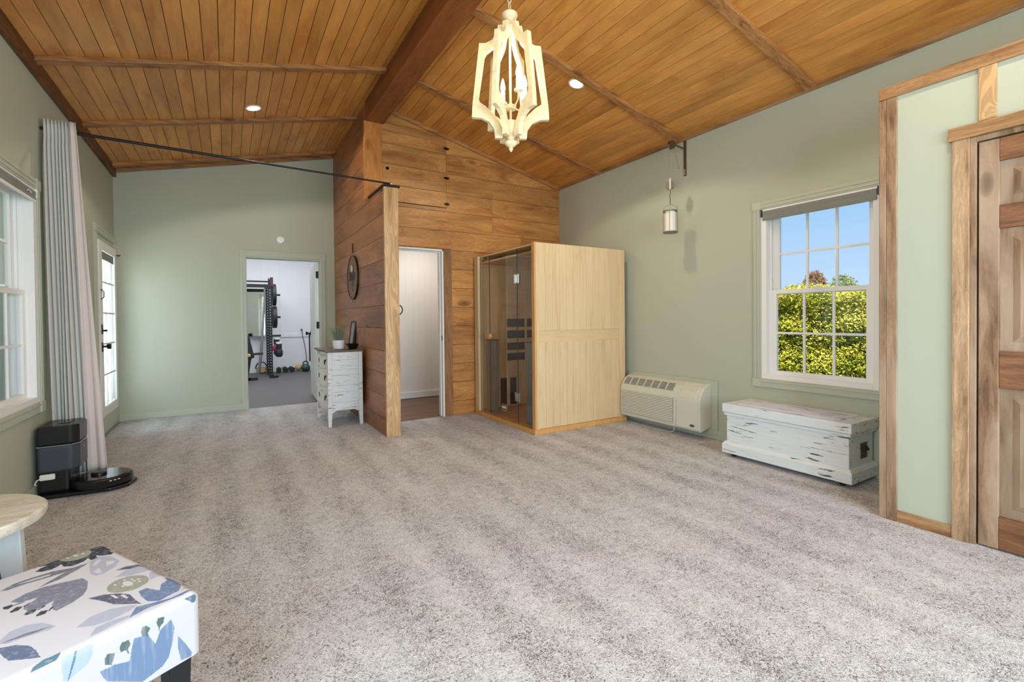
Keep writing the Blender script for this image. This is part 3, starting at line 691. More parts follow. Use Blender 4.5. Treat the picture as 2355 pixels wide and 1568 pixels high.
# ================================================================== THINGS
PAT = {k: srgb(*v) for k, v in dict(base=(196, 194, 198), charcoal=(56, 60, 70), olive=(146, 146, 130), lav=(166, 167, 182), plum=(112, 112, 124), plumdark=(90, 90, 106), purple=(120, 120, 136), dark=(62, 64, 72), blue=(104, 122, 152), bluel=(110, 132, 162), bluegrey=(96, 106, 130), teal=(86, 112, 128), bud=(90, 108, 106), pale=(168, 182, 200)).items()}
OTT_TOP = [('charcoal',[(0.577,0.189),(0.587,0.169),(0.6,0.142),(0.608,0.11),(0.596,0.076),(0.596,0.037),(0.574,0.01),(0.546,-0.004),(0.484,-0.007),(0.484,0.003),(0.512,0.013),(0.483,0.018),(0.475,0.012),(0.462,0.025),(0.478,0.043),(0.497,0.052),(0.472,0.057),(0.473,0.073),(0.499,0.071),(0.482,0.088),(0.475,0.115),(0.495,0.13),(0.523,0.127),(0.513,0.139),(0.507,0.153),(0.515,0.173),(0.533,0.182),(0.548,0.166),(0.553,0.148),(0.566,0.167),(0.568,0.189)]),
('olive',[(0.539,0.049),(0.529,0.053),(0.521,0.061),(0.515,0.069),(0.513,0.079),(0.514,0.089),(0.517,0.098),(0.524,0.107),(0.533,0.113),(0.543,0.117),(0.555,0.119),(0.566,0.118),(0.577,0.115),(0.587,0.109),(0.594,0.101),(0.598,0.092),(0.6,0.081),(0.599,0.072),(0.593,0.062),(0.585,0.054),(0.575,0.049),(0.563,0.046),(0.551,0.045)]),
('base',[(0.548,0.078),(0.544,0.082),(0.546,0.085),(0.552,0.087),(0.561,0.088),(0.566,0.086),(0.568,0.083),(0.563,0.08),(0.555,0.078)]),
('base',[(0.555,0.098),(0.551,0.1),(0.551,0.103),(0.555,0.104),(0.561,0.104),(0.565,0.103),(0.566,0.1),(0.564,0.099),(0.559,0.098)]),
('base',[(0.544,0.063),(0.542,0.066),(0.543,0.067),(0.547,0.07),(0.552,0.069),(0.557,0.067),(0.558,0.065),(0.556,0.063),(0.55,0.062)]),
('lav',[(0.397,0.103),(0.464,0.079),(0.479,0.052),(0.451,0.032),(0.391,0.032),(0.355,0.056),(0.337,0.091),(0.34,0.108),(0.367,0.111)]),
('base',[(0.416,0.088),(0.446,0.074),(0.46,0.055),(0.443,0.059),(0.421,0.078)]),
('base',[(0.42,0.055),(0.402,0.038),(0.386,0.051),(0.385,0.067)]),
('base',[(0.377,0.101),(0.39,0.083),(0.349,0.09),(0.354,0.1)]),
('plum',[(0.473,0.269),(0.494,0.238),(0.494,0.201),(0.488,0.159),(0.461,0.12),(0.459,0.081),(0.449,0.124),(0.45,0.17),(0.462,0.221),(0.462,0.256)]),
('base',[(0.483,0.236),(0.481,0.2),(0.471,0.164),(0.462,0.172),(0.471,0.213)]),
('plum',[(0.401,0.214),(0.43,0.168),(0.461,0.12),(0.453,0.087),(0.433,0.118),(0.408,0.163)]),
('purple',[(0.371,0.275),(0.392,0.24),(0.393,0.206),(0.378,0.17),(0.356,0.132),(0.321,0.133),(0.274,0.151),(0.245,0.169),(0.226,0.198),(0.215,0.232),(0.227,0.235),(0.259,0.228),(0.279,0.217),(0.267,0.25),(0.269,0.266),(0.295,0.271),(0.315,0.263),(0.324,0.243),(0.335,0.233),(0.346,0.265)]),
('dark',[(0.354,0.293),(0.352,0.277),(0.339,0.277),(0.33,0.29),(0.341,0.295)]),
('dark',[(0.311,0.291),(0.325,0.275),(0.314,0.266),(0.3,0.279),(0.302,0.292)]),
('dark',[(0.264,0.278),(0.279,0.266),(0.266,0.253),(0.253,0.264),(0.256,0.277)]),
('dark',[(0.234,0.265),(0.246,0.252),(0.237,0.241),(0.223,0.251),(0.225,0.265)]),
('dark',[(0.344,0.276),(0.342,0.256),(0.338,0.256),(0.338,0.277)]),
('dark',[(0.313,0.267),(0.322,0.252),(0.316,0.253),(0.307,0.267)]),
('dark',[(0.263,0.254),(0.272,0.238),(0.265,0.238),(0.258,0.255)]),
('dark',[(0.235,0.242),(0.247,0.231),(0.24,0.231),(0.228,0.242)]),
('olive',[(0.188,0.042),(0.177,0.048),(0.17,0.055),(0.164,0.065),(0.161,0.074),(0.16,0.084),(0.161,0.095),(0.167,0.104),(0.172,0.112),(0.181,0.12),(0.191,0.125),(0.202,0.128),(0.213,0.128),(0.224,0.126),(0.235,0.122),(0.244,0.116),(0.251,0.109),(0.256,0.1),(0.259,0.089),(0.259,0.078),(0.257,0.068),(0.251,0.058),(0.243,0.05),(0.234,0.044),(0.222,0.039),(0.211,0.038),(0.199,0.039)]),
('base',[(0.198,0.076),(0.191,0.081),(0.191,0.086),(0.198,0.091),(0.209,0.093),(0.22,0.092),(0.229,0.088),(0.232,0.084),(0.229,0.078),(0.22,0.075),(0.208,0.073)]),
('base',[(0.229,0.102),(0.227,0.104),(0.229,0.106),(0.233,0.107),(0.238,0.107),(0.24,0.105),(0.238,0.102),(0.233,0.102)]),
('base',[(0.202,0.094),(0.199,0.097),(0.202,0.099),(0.206,0.1),(0.211,0.099),(0.212,0.097),(0.211,0.095),(0.206,0.094)]),
('base',[(0.236,0.077),(0.234,0.079),(0.236,0.08),(0.241,0.082),(0.246,0.082),(0.247,0.08),(0.246,0.077),(0.241,0.076)]),
('base',[(0.224,0.064),(0.222,0.067),(0.224,0.069),(0.228,0.07),(0.233,0.07),(0.235,0.067),(0.233,0.065),(0.228,0.064)]),
('base',[(0.209,0.055),(0.208,0.057),(0.209,0.059),(0.215,0.061),(0.219,0.059),(0.221,0.058),(0.219,0.056),(0.214,0.054)]),
('base',[(0.193,0.059),(0.19,0.061),(0.193,0.063),(0.197,0.065),(0.202,0.063),(0.204,0.062),(0.202,0.06),(0.197,0.058)]),
('base',[(0.208,0.065),(0.205,0.067),(0.207,0.07),(0.212,0.07),(0.216,0.07),(0.219,0.067),(0.218,0.066),(0.212,0.064)]),
('plumdark',[(0.214,0.17),(0.203,0.143),(0.173,0.118),(0.144,0.106),(0.107,0.11),(0.068,0.111),(0.098,0.13),(0.125,0.148),(0.163,0.155)]),
('base',[(0.183,0.134),(0.178,0.129),(0.149,0.128),(0.153,0.134)]),
('base',[(0.162,0.121),(0.155,0.113),(0.127,0.116),(0.127,0.12)]),
('plumdark',[(0.328,0.067),(0.331,0.043),(0.314,0.017),(0.283,0.0),(0.281,0.018),(0.303,0.042)]),
('lav',[(0.28,0.085),(0.304,0.054),(0.3,0.023),(0.264,-0.008),(0.24,-0.005),(0.245,0.023),(0.256,0.061)]),
('lav',[(0.181,0.043),(0.222,0.027),(0.242,0.005),(0.233,-0.012),(0.204,-0.01),(0.184,0.007),(0.181,0.028)]),
('olive',[(0.308,-0.007),(0.288,-0.013),(0.248,-0.008),(0.266,-0.006)]),
('blue',[(0.141,0.087),(0.14,0.069),(0.096,0.057),(0.129,0.038),(0.136,0.02),(0.157,0.017),(0.152,0.002),(0.117,-0.009),(0.072,-0.009),(0.103,0.002),(0.065,0.019),(0.049,0.032),(0.047,0.058),(0.042,0.082),(0.066,0.098),(0.105,0.096)]),
('lav',[(0.046,0.03),(0.06,0.013),(0.058,-0.006),(0.045,-0.006),(0.043,0.015)]),
('lav',[(0.092,0.235),(0.114,0.199),(0.11,0.161),(0.085,0.129),(0.07,0.119),(0.059,0.141),(0.056,0.179),(0.065,0.211)]),
('lav',[(0.028,0.232),(0.053,0.211),(0.052,0.183),(0.04,0.148),(0.03,0.155),(0.028,0.192),(0.024,0.216)]),
('lav',[(0.181,0.341),(0.204,0.317),(0.204,0.291),(0.181,0.267),(0.139,0.256),(0.134,0.27),(0.146,0.302),(0.152,0.335),(0.162,0.344)]),
('plum',[(0.165,0.344),(0.164,0.302),(0.148,0.261),(0.147,0.285),(0.155,0.315)]),
('bluegrey',[(0.147,0.349),(0.131,0.328),(0.102,0.313),(0.071,0.311),(0.035,0.314),(0.057,0.335),(0.079,0.353),(0.11,0.354),(0.126,0.354)]),
('blue',[(0.027,0.156),(0.064,0.124),(0.05,0.101),(0.03,0.06),(0.031,0.021),(0.024,0.005),(0.019,0.04),(0.033,0.114)]),
('teal',[(-0.025,0.353),(0.013,0.332),(0.02,0.315),(0.019,0.285),(-0.006,0.301),(-0.017,0.326),(-0.025,0.345)])]
OTT_FRONT = [('teal',[(0.043,0.462),(0.036,0.469),(0.01,0.458),(0.009,0.441),(0.016,0.428),(0.024,0.428),(0.037,0.445)]),
('bluel',[(0.224,0.373),(0.197,0.372),(0.166,0.361),(0.16,0.395),(0.156,0.411),(0.136,0.405),(0.125,0.398),(0.111,0.37),(0.103,0.39),(0.099,0.399),(0.075,0.412),(0.067,0.386),(0.073,0.348),(0.082,0.316),(0.097,0.302),(0.14,0.292),(0.21,0.341),(0.217,0.354)]),
('bud',[(0.108,0.423),(0.104,0.432),(0.09,0.428),(0.092,0.414),(0.1,0.408),(0.103,0.397),(0.104,0.41),(0.106,0.413)]),
('bud',[(0.141,0.419),(0.138,0.429),(0.13,0.427),(0.121,0.416),(0.127,0.408),(0.125,0.398),(0.14,0.407)]),
('bud',[(0.185,0.408),(0.181,0.416),(0.167,0.414),(0.163,0.402),(0.169,0.392),(0.166,0.38),(0.17,0.384),(0.172,0.392),(0.184,0.394)]),
('bud',[(0.215,0.396),(0.209,0.406),(0.195,0.4),(0.197,0.387),(0.201,0.377),(0.199,0.371),(0.202,0.375),(0.214,0.383)]),
('pale',[(0.289,0.398),(0.29,0.444),(0.283,0.463),(0.263,0.465),(0.242,0.458),(0.235,0.445),(0.236,0.424),(0.245,0.406),(0.264,0.398),(0.282,0.39)]),
('blue',[(0.263,0.461),(0.26,0.459),(0.267,0.429),(0.279,0.39),(0.281,0.392),(0.271,0.432)]),
('bluel',[(0.06,0.361),(0.042,0.328),(0.026,0.294),(0.028,0.285),(0.053,0.29),(0.059,0.322)])]

def inpoly(x, y, p):
    c = False; j = len(p) - 1
    for i in range(len(p)):
        if (p[i][1] > y) != (p[j][1] > y) and x < (p[j][0] - p[i][0]) * (y - p[i][1]) / (p[j][1] - p[i][1]) + p[i][0]: c = not c
        j = i
    return c
def patcol(shapes, x, y):
    col = 'base'
    for n, p, bb in shapes:
        if bb[0] <= x <= bb[1] and bb[2] <= y <= bb[3] and inpoly(x, y, p): col = n
    return PAT[col]
def ottoman():
    P = Vector((-.071, 1.542, 0)); U = Vector((math.cos(math.radians(120)), math.sin(math.radians(120)), 0)); V = Vector((math.cos(math.radians(209.5)), math.sin(math.radians(209.5)), 0))
    Lu, Lv, z0, z1, r = .585, .86, .283, .452, .022
    t = thing('ottoman', 'white upholstered ottoman printed with blue and grey flowers on dark legs, in the near corner', 'ottoman', (P.x, P.y, 0))
    prep = lambda L: [(n, p, (min(q[0] for q in p), max(q[0] for q in p), min(q[1] for q in p), max(q[1] for q in p))) for n, p in L]
    tp, fp = prep(OTT_TOP), prep(OTT_FRONT)
    side = prep([('bluegrey', [(.04, .29), (.07, .29), (.10, .36), (.06, .40), (.03, .36)]), ('purple', [(.2, .3), (.33, .31), (.38, .38), (.3, .43), (.22, .38)]), ('olive', [(.45, .33), (.52, .33), (.53, .39), (.46, .4)])])
    vs, fs, cs = [], [], []
    def pt(a, b, z):
        q = Vector((a, b, z)); lo = Vector((r, r, z0)); hi = Vector((Lu - r, Lv - r, z1 - r))
        c = Vector(min(max(q[i], lo[i]), hi[i]) for i in range(3)); d = q - c
        if d.length > 1e-6: q = c + d.normalized() * min(d.length, r)
        w = P + U * q.x + V * q.y
        puff = .010 * math.sin(PI * min(max(a / Lu, 0), 1)) * math.sin(PI * min(max(b / Lv, 0), 1)) if z >= z1 - 1e-6 else 0
        return (w.x - P.x, w.y - P.y, q.z + puff)
    def grid(n, m, fn, cf):
        b = len(vs)
        for i in range(n + 1):
            for j in range(m + 1): vs.append(fn(i / n, j / m))
        for i in range(n):
            for j in range(m):
                fs.append([b + i * (m + 1) + j, b + (i + 1) * (m + 1) + j, b + (i + 1) * (m + 1) + j + 1, b + i * (m + 1) + j + 1]); cs.append(cf((i + .5) / n, (j + .5) / m))
    H = z1 - z0
    grid(400, 590, lambda i, j: pt(i * Lu, j * Lv, z1), lambda i, j: patcol(tp, i * Lu, j * Lv))
    grid(590, 118, lambda i, j: pt(0, i * Lv, z0 + j * H), lambda i, j: patcol(fp, i * Lv, z0 + j * H))
    grid(120, 40, lambda i, j: pt((1 - i) * Lu, 0, z0 + j * H), lambda i, j: patcol(side, (1 - i) * Lu, z0 + j * H))
    grid(40, 20, lambda i, j: pt(Lu, (1 - i) * Lv, z0 + j * H), lambda i, j: PAT['base'])
    grid(40, 20, lambda i, j: pt(i * Lu, Lv, z0 + j * H), lambda i, j: PAT['base'])
    grid(2, 2, lambda i, j: pt((1 - i) * Lu, j * Lv, z0), lambda i, j: PAT['base'])
    me = bpy.data.meshes.new('upholstery'); me.from_pydata(vs, [], fs)
    at = me.attributes.new('pat', 'FLOAT_COLOR', 'FACE'); at.data.foreach_set('color', [q for c in cs for q in c])
    me.polygons.foreach_set('use_smooth', [True] * len(fs)); me.update()
    m, nt, bs = newmat('printed_fabric'); a = N(nt, 'ShaderNodeAttribute', attribute_name='pat'); tc = N(nt, 'ShaderNodeTexCoord')
    n = N(nt, 'ShaderNodeTexNoise', i_Scale=90.0, i_Detail=3.0, i_Roughness=.7); mp = N(nt, 'ShaderNodeMapping'); mp.inputs['Scale'].default_value = (1, 1, .08); mp.inputs['Rotation'].default_value = (0, 0, .52)
    nt.links.new(tc.outputs['Object'], mp.inputs[0]); nt.links.new(mp.outputs[0], n.inputs['Vector'])
    # brushed streaks only inside the printed shapes: the shapes are darker than the ground
    lum = N(nt, 'ShaderNodeRGBToBW'); nt.links.new(a.outputs['Color'], lum.inputs[0])
    f = math_(nt, 'MULTIPLY', ramp(nt, n.outputs[0], [(.5, (0, 0, 0)), (.68, (.30,) * 3)]), ramp(nt, lum.outputs[0], [(.35, (1, 1, 1)), (.55, (0, 0, 0))]))
    nt.links.new(mixc(nt, f, a.outputs['Color'], PAT['base']), bs.inputs['Base Color']); bs.inputs['Roughness'].default_value = .85; bs.inputs['Specular IOR Level'].default_value = .2
    wv = N(nt, 'ShaderNodeTexNoise', i_Scale=700.0); nt.links.new(tc.outputs['Object'], wv.inputs['Vector']); bump(nt, wv.outputs[0], .15, .001, bs)
    me.materials.append(m); o = bpy.data.objects.new('upholstery', me); COL.objects.link(o); o.parent = t
    for a_, b_ in ((.045, .045), (Lu - .045, .045), (.045, Lv - .045), (Lu - .045, Lv - .045)):
        c = P + U * a_ + V * b_; R = Rz(math.radians(30)); lg = MB()
        B = [c + R @ Vector((sx * .019, sy * .019, 0)) for sx, sy in ((-1, -1), (1, -1), (1, 1), (-1, 1))]
        T = [c + R @ Vector((sx * .027, sy * .027, z0 + .004)) for sx, sy in ((-1, -1), (1, -1), (1, 1), (-1, 1))]
        lg.hexa(B + T); lg.build('leg', M['blackpl'], t, bev=.002)
ottoman()

def side_table():
    c = Vector((-.815, 2.24, 0))
    t = thing('side_table', 'round pale wood side table on slotted grey panel legs behind the printed ottoman', 'table', tuple(c))
    b = MB(); b.lathe([(.235, .512), (.258, .518), (.264, .532), (.263, .546), (.256, .552), (0, .552)], c, 64); b.build('tabletop', M['tabletop'], t, smooth=True)
    for k in range(3):
        a = math.radians(-8 + 120 * k); R = Rz(a); lg = MB()
        pr = [(.02, .0), (.20, 0), (.175, .26), (.215, .52), (.03, .52)]
        # flat panel leg with a rounded slot
        outer = [(.24, 0), (.214, .50), (.214, .514), (.04, .514), (.04, .488), (.12, .485), (.144, .468), (.152, .44), (.164, .36), (.20, 0)]
        n = len(outer); bb = len(lg.v)
        for s in (-1, 1):
            for x, z in outer:
                p = R @ Vector((x, s * .014, z)); lg.v.append((c.x + p.x, c.y + p.y, p.z))
        lg.face(list(range(bb + n))[bb:][::-1]); lg.face([bb + n + i for i in range(n)])
        for i in range(n): j = (i + 1) % n; lg.face([bb + i, bb + j, bb + n + j, bb + n + i])
        lo = lg.build('leg', M['tableleg'], t, bev=.003)
        e = MB(); e.tube([c + R @ Vector((x - .004, 0, z)) for x, z in ((.06, .484), (.118, .481), (.142, .464), (.150, .44), (.162, .36), (.196, 0.004))], .0135, 8); e.build('edge_band', M['darkgrey'], lo)
side_table()

def curtain():
    t = thing('curtain', 'floor length pale grey pleated curtain bunched against the left wall', 'curtain', (-1.0, YP, 2.6))
    def strip(s0, s1, name, nfold, amp, n, xt, xb, lab=None, y0=0.):
        rows = 40; vs = []
        for r_ in range(rows + 1):
            z = 2.665 - (2.665 - .07) * r_ / rows; k = r_ / rows
            row = []
            for i in range(n + 1):
                s = i / n
                x = (xt[0] + (xt[1] - xt[0]) * s) * (1 - k) + (xb[0] + (xb[1] - xb[0]) * s) * k
                ph = 2 * PI * nfold * s
                merge = .25 * math.sin(3.1 * s * PI + 2.5 * k) * k
                y = YP + y0 + amp * (1 + .45 * math.sin(11 * s + 3 * k) * (.4 + k)) * math.sin(ph + merge * 2) * (1 if k > .06 else .75)
                row.append((x + .006 * math.cos(ph) * (1 if nfold else 0), y, z))
            vs.append(row)
        m = MB()
        m.rings(vs, cap=False, closed=False)
        o = m.build(name, M['lining'] if lab else M['curtain'], t, smooth=True, label=lab)
        sd = o.modifiers.new('thick', 'SOLIDIFY'); sd.thickness = .003; sd.offset = 0
    strip(0, 1, 'pleated_panel', 8.5, .048, 170, (-1.118, -.955), (-1.105, -.885))
    strip(0, 1, 'leading_edge', 0.5, .014, 24, (-.968, -.925), (-.905, -.785), 'flat pinkish grey lining edge', -.052)
    for k in range(9):
        b = MB(); x = -1.10 + k * .019; b.tube([(x, YP + .016 * math.cos(q), 2.600 + .016 * math.sin(q)) for q in [2 * PI * j / 12 for j in range(13)]], .0025, 6); b.build('curtain_ring', M['bronze'], t)
curtain()
def rod():
    t = thing('curtain_rod', 'long thin black rod spanning from the curtain to the top of the pine partition', 'curtain rod', (.1, YP, 2.58))
    b = MB(); b.tube([(XL + .002, YP, 2.604), (.15, YP, 2.582)], .012, 12); b.build('thick_tube', M['black'], t, smooth=True)
    b = MB(); b.tube([(.15, YP, 2.582), (1.43, YP, 2.561)], .0085, 12); b.build('thin_tube', M['bronze'], t, smooth=True)
    b = MB(); b.box(1.36, 1.525, YP - .012, YP + .03, 2.531, 2.551); b.build('end_plate', M['bronze'], t, bev=.002)
    b = MB(); b.tube([(1.425, YP, 2.561), (1.445, YP, 2.561)], .013, 12); b.build('finial', M['brass'] if 'brass' in M else M['steel'], t)
rod()

def vacuum():
    t = thing('vacuum_dock', 'black and dark grey emptying dock with a white cable at the foot of the curtain', 'dock', (-.96, 4.5, 0))
    x0, x1, y0, y1 = -1.105, -.895, 4.34, 4.64
    b = MB()
    b.prism([(-1.11, 4.31), (-.72, 4.27), (-.62, 4.33), (-.59, 4.46), (-.66, 4.62), (-1.11, 4.64)], 'z', .004, .028); b.build('base_plate', M['blackpl'], t, bev=.008)
    b = MB(); b.box(x0, x0 + .16, y0 + .01, y1 - .01, .026, .20); b.build('column', M['blackpl'], t, bev=.02)
    R8 = [(x0, y0), (x1 - .035, y0), (x1, y0 + .05), (x1, y1 - .05), (x1 - .035, y1), (x0, y1)]
    b = MB(); b.prism(R8, 'z', .17, .352); b.build('bin_housing', M['darkgrey'], t, bev=.018, seg=3)
    b = MB(); b.prism([(x0 - .0005, y0 - .001), (x1 - .0345, y0 - .001), (x1 + .001, y0 + .05), (x1 + .001, y1 - .05), (x1 - .0345, y1 + .001), (x0, y1 + .001)], 'z', .348, .354); b.build('chrome_strip', M['chrome'], t)
    b = MB(); b.prism(R8, 'z', .355, .484); b.build('lid', M['blackpl'], t, bev=.012, seg=3)
    b = MB(); b.box(-1.02, -.96, 4.46, 4.56, .483, .487); b.build('lid_window', M['blackgloss'], t, bev=.001)
    b = MB(); b.box(x1 - .0005, x1 + .0015, 4.47, 4.51, .30, .304); b.build('front_badge', M['chrome'], t)
    b = MB(); b.box(x0 + .012, x0 + .09, y0 - .012, y0 + .012, .125, .165); b.build('power_plug', M['white'], t, bev=.008)
    b = MB(); b.tube([(x0 + .02, y0 - .004, .14), (x0 + .004, y0 - .02, .135), (x0 - .008, y0 - .015, .11), (x0 - .004, y0 - .01, .10)], .004, 8); b.build('power_cable', M['white'], t)
    c = Vector((-.785, 4.425, 0)); r = .168
    t = thing('robot_vacuum', 'round glossy black robot vacuum parked in its dock', 'robot vacuum', tuple(c))
    b = MB(); b.lathe([(r - .02, .030), (r - .004, .036), (r, .05), (r, .082), (r - .006, .092), (0, .0925)], c, 64); b.build('body', M['blackpl'], t, smooth=True)
    b = MB(); b.lathe([(r - .012, .0925), (r - .016, .0965), (0, .0975)], c, 64); b.build('top_plate', M['blackgloss'], t, smooth=True)
    b = MB(); b.lathe([(.044, .097), (.044, .110), (.038, .114), (0, .114)], c + Vector((-.02, .01, 0)), 32); b.build('sensor_turret', M['blackpl'], t, smooth=True)
    b = MB()
    ar = [math.radians(q) for q in range(-92, 31, 6)]
    b.rings([[(c.x + (r + d) * math.cos(a), c.y + (r + d) * math.sin(a), z) for a in ar] for d, z in ((.001, .034), (.008, .04), (.008, .078), (.001, .086))], cap=False, closed=False); b.build('bumper', M['blackgloss'], t, smooth=True)
    b = MB()
    for k, a in enumerate((-66, -58, -50)):
        a = math.radians(a); R = Rz(a); b.obox(c + R @ Vector((r + .0085, 0, .079)), (.002, .014, .005), R)
    b.build('status_light', M['white'], t)
    for s in (-1, 1):
        b = MB(); b.tube([c + Vector((-.02, s * .12 - .008, .035)), c + Vector((-.02, s * .12 + .008, .035))], .0325, 16); b.build('wheel', M['blackpl'], t)
vacuum()

# ---- pine post pull, sign
b = MB(); b.tube([(1.508, YP + .05, 1.345)] + [(1.508 + .046 * math.sin(q), YP + .05, 1.29 + .05 * math.cos(q)) for q in [PI * k / 12 for k in range(13)]] + [(1.508, YP + .05, 1.235)], .006, 8)
b.build('pull_handle', M['bronze'], smooth=True, label='curved dark pull handle on the hall side of the knotty partition post', cat='handle')
def sign():
    c = Vector((XP, 6.03, 1.72)); t = thing('wall_sign', 'large round wooden sign with raised dark lettering on the pine partition', 'sign', tuple(c))
    RR = Ry(-PI / 2)
    b = MB(); b.lathe([(.268, 0), (.268, .018), (0, .018)], c, 64, R=RR); b.build('disc', M['signwood'], t)
    b = MB(); b.lathe([(.274, 0), (.274, .024), (.266, .024), (.266, .004)], c, 64, R=RR); b.build('rim', M['black'], t)
    X = XP - .018
    def blk(y, z, dy, dz, m, nm, dx=.006): q = MB(); q.box(X - dx, X + .001, y - dy / 2, y + dy / 2, z - dz / 2, z + dz / 2); q.build(nm, m, t, bev=.001)
    q = MB(); q.lathe([(.045, 0), (.042, .012), (0, .014)], (X, 6.03, 1.83), 24, R=RR); q.build('light_knob', M['tabletop'], t, smooth=True)
    q = MB(); q.lathe([(.056, 0), (.056, .004), (0, .004)], (X, 6.015, 1.825), 24, R=RR); q.build('knob_backing', M['bronze'], t)
    q = MB()
    for y, dz in ((6.165, .11), (6.14, .07), (6.115, .11)): q.box(X - .005, X, y - .009, y + .009, 1.74 - dz / 2, 1.74 + dz / 2)
    for y, dz, zc in ((6.08, .06, 1.73), (6.055, .06, 1.73), (5.97, .09, 1.735), (5.945, .04, 1.765), (5.92, .11, 1.725), (5.90, .05, 1.755)): q.box(X - .005, X, y - .009, y + .009, zc - dz / 2, zc + dz / 2)
    q.box(X - .005, X, 5.90, 6.17, 1.733, 1.745)
    q.build('raised_lettering', M['bronze'], t)
    q = MB(); q.prism([(6.045, 1.80), (6.015, 1.80), (5.985, 1.60), (6.075, 1.60)], 'x', X - .005, X); q.build('tapered_figure', M['bronze'], t)
    q = MB(); q.prism([(6.055, 1.575), (6.0, 1.575), (6.01, 1.55), (6.045, 1.55)], 'x', X - .004, X); q.build('small_mark', M['bronze'], t)
M['signwood'] = wood('sign_wood', srgb(150, 116, 80), srgb(132, 98, 66), srgb(104, 76, 50), 'z', .6, 0, 8, 2, .02, .3)
sign()
b = MB(); b.box(XP - .012, XP + .001, 6.044, 6.054, 2.03, 2.145); b.build('sign_hanger', M['black'], bev=.002, label='thin dark hanger strip on the partition above the round sign', cat='hanger')
b = MB(); b.lathe([(.052, 0), (.052, .018), (.046, .03), (.02, .034), (0, .034)], (.655, YF, 2.312), 32, R=Rx(PI / 2)); b.build('smoke_detector', M['white'], smooth=True, label='round white detector on the far wall above the gym doorway', cat='smoke detector')

# ---- dresser and what stands on it
def dresser():
    x0, x1, y0, y1 = .945, 1.322, 5.475, 6.215
    t = thing('dresser', 'small chipped white three drawer dresser with a brown top against the partition', 'dresser', (1.13, 5.85, 0))
    def front(y, ins=0):  # serpentine front, towards -x
        s = (y - y0) / (y1 - y0); return x0 + .018 - .026 * math.sin(PI * s) ** 2 - .012 * math.cos(4 * PI * s) + ins
    ysn = [y0 - .012 + (y1 - y0 + .024) * k / 24 for k in range(25)]
    b = MB(); b.prism([(front(min(max(y, y0), y1)) - .030, y) for y in ysn] + [(x1 + .012, y1 + .012), (x1 + .012, y0 - .012)], 'z', .832, .853); b.build('top', M['dressertop'], t, bev=.004)
    for lx, ly in ((x0, y0), (x1 - .045, y0), (x0, y1 - .045), (x1 - .045, y1 - .045)):
        b = MB(); inn = 1 if lx == x0 else -1
        b.box(lx, lx + .045, ly, ly + .045, .17, .83)
        cx, cy2 = (lx, ly) ; s = .012
        b.hexa([(lx + (.0 if inn > 0 else s), ly, 0), (lx + .045 - (s if inn > 0 else 0), ly, 0), (lx + .045 - (s if inn > 0 else 0), ly + .04, 0), (lx + (.0 if inn > 0 else s), ly + .04, 0), (lx, ly, .17), (lx + .045, ly, .17), (lx + .045, ly + .045, .17), (lx, ly + .045, .17)])
        b.build('leg', M['dresser'], t, bev=.003)
    b = MB(); zs = [.18, .268, .385, .457, .573, .636, .745, .83]
    for a, c in zip(zs, zs[1:]): b.box(x0 + .046, x1 - .046, y0 + .008, y0 + .022, a + .0015, c - .0015, random.random())
    b.box(x0 + .044, x1 - .044, y0 + .016, y0 + .02, .18, .83)
    b.prism([(x0 + .045, .18), (x0 + .045, .15), (x0 + .09, .176), (x1 - .09, .176), (x1 - .045, .15), (x1 - .045, .18)], 'y', y0 + .008, y0 + .02)
    b.build('side_panel', M['dresser'], t, bev=.002)
    b = MB(); b.box(x0 + .046, x1 - .046, y1 - .022, y1 - .008, .18, .83); b.box(x1 - .02, x1 - .01, y0 + .03, y1 - .03, .18, .83); b.box(x0 + .05, x1 - .03, y0 + .03, y1 - .03, .18, .2)
    b.build('carcass', M['dresser'], t)
    b = MB()
    yi = [y0 + .046 + (y1 - y0 - .092) * k / 20 for k in range(21)]
    for za, zb in ((.17, .187), (.427, .439), (.633, .645), (.79, .832)):
        b.prism([(front(y, .004), y) for y in yi] + [(x0 + .06, yi[-1]), (x0 + .06, yi[0])], 'z', za, zb)
    b.build('front_rail', M['dresserfront'], t)
    for za, zb in ((.189, .425), (.441, .631), (.647, .788)):
        b = MB(); b.prism([(front(y, -.006), y) for y in yi] + [(x0 + .06, yi[-1]), (x0 + .06, yi[0])], 'z', za, zb, random.random())
        d = b.build('drawer', M['dresserfront'], t, bev=.003)
        for yy in (5.66, 6.03):
            zc = (za + zb) / 2 + .015; xx = front(yy, -.006)
            h = MB(); h.lathe([(.019, 0), (.017, .003), (.006, .006), (.006, .014), (.009, .018), (0, .02)], (xx, yy, zc), 14, R=Ry(-PI / 2))
            h.tube([(xx - .014, yy + .017 * math.cos(q), zc - .022 + .024 * math.sin(q)) for q in [2 * PI * k / 14 for k in range(15)]], .0032, 6)
            h.build('drop_pull', M['bronze'], d)
dresser()
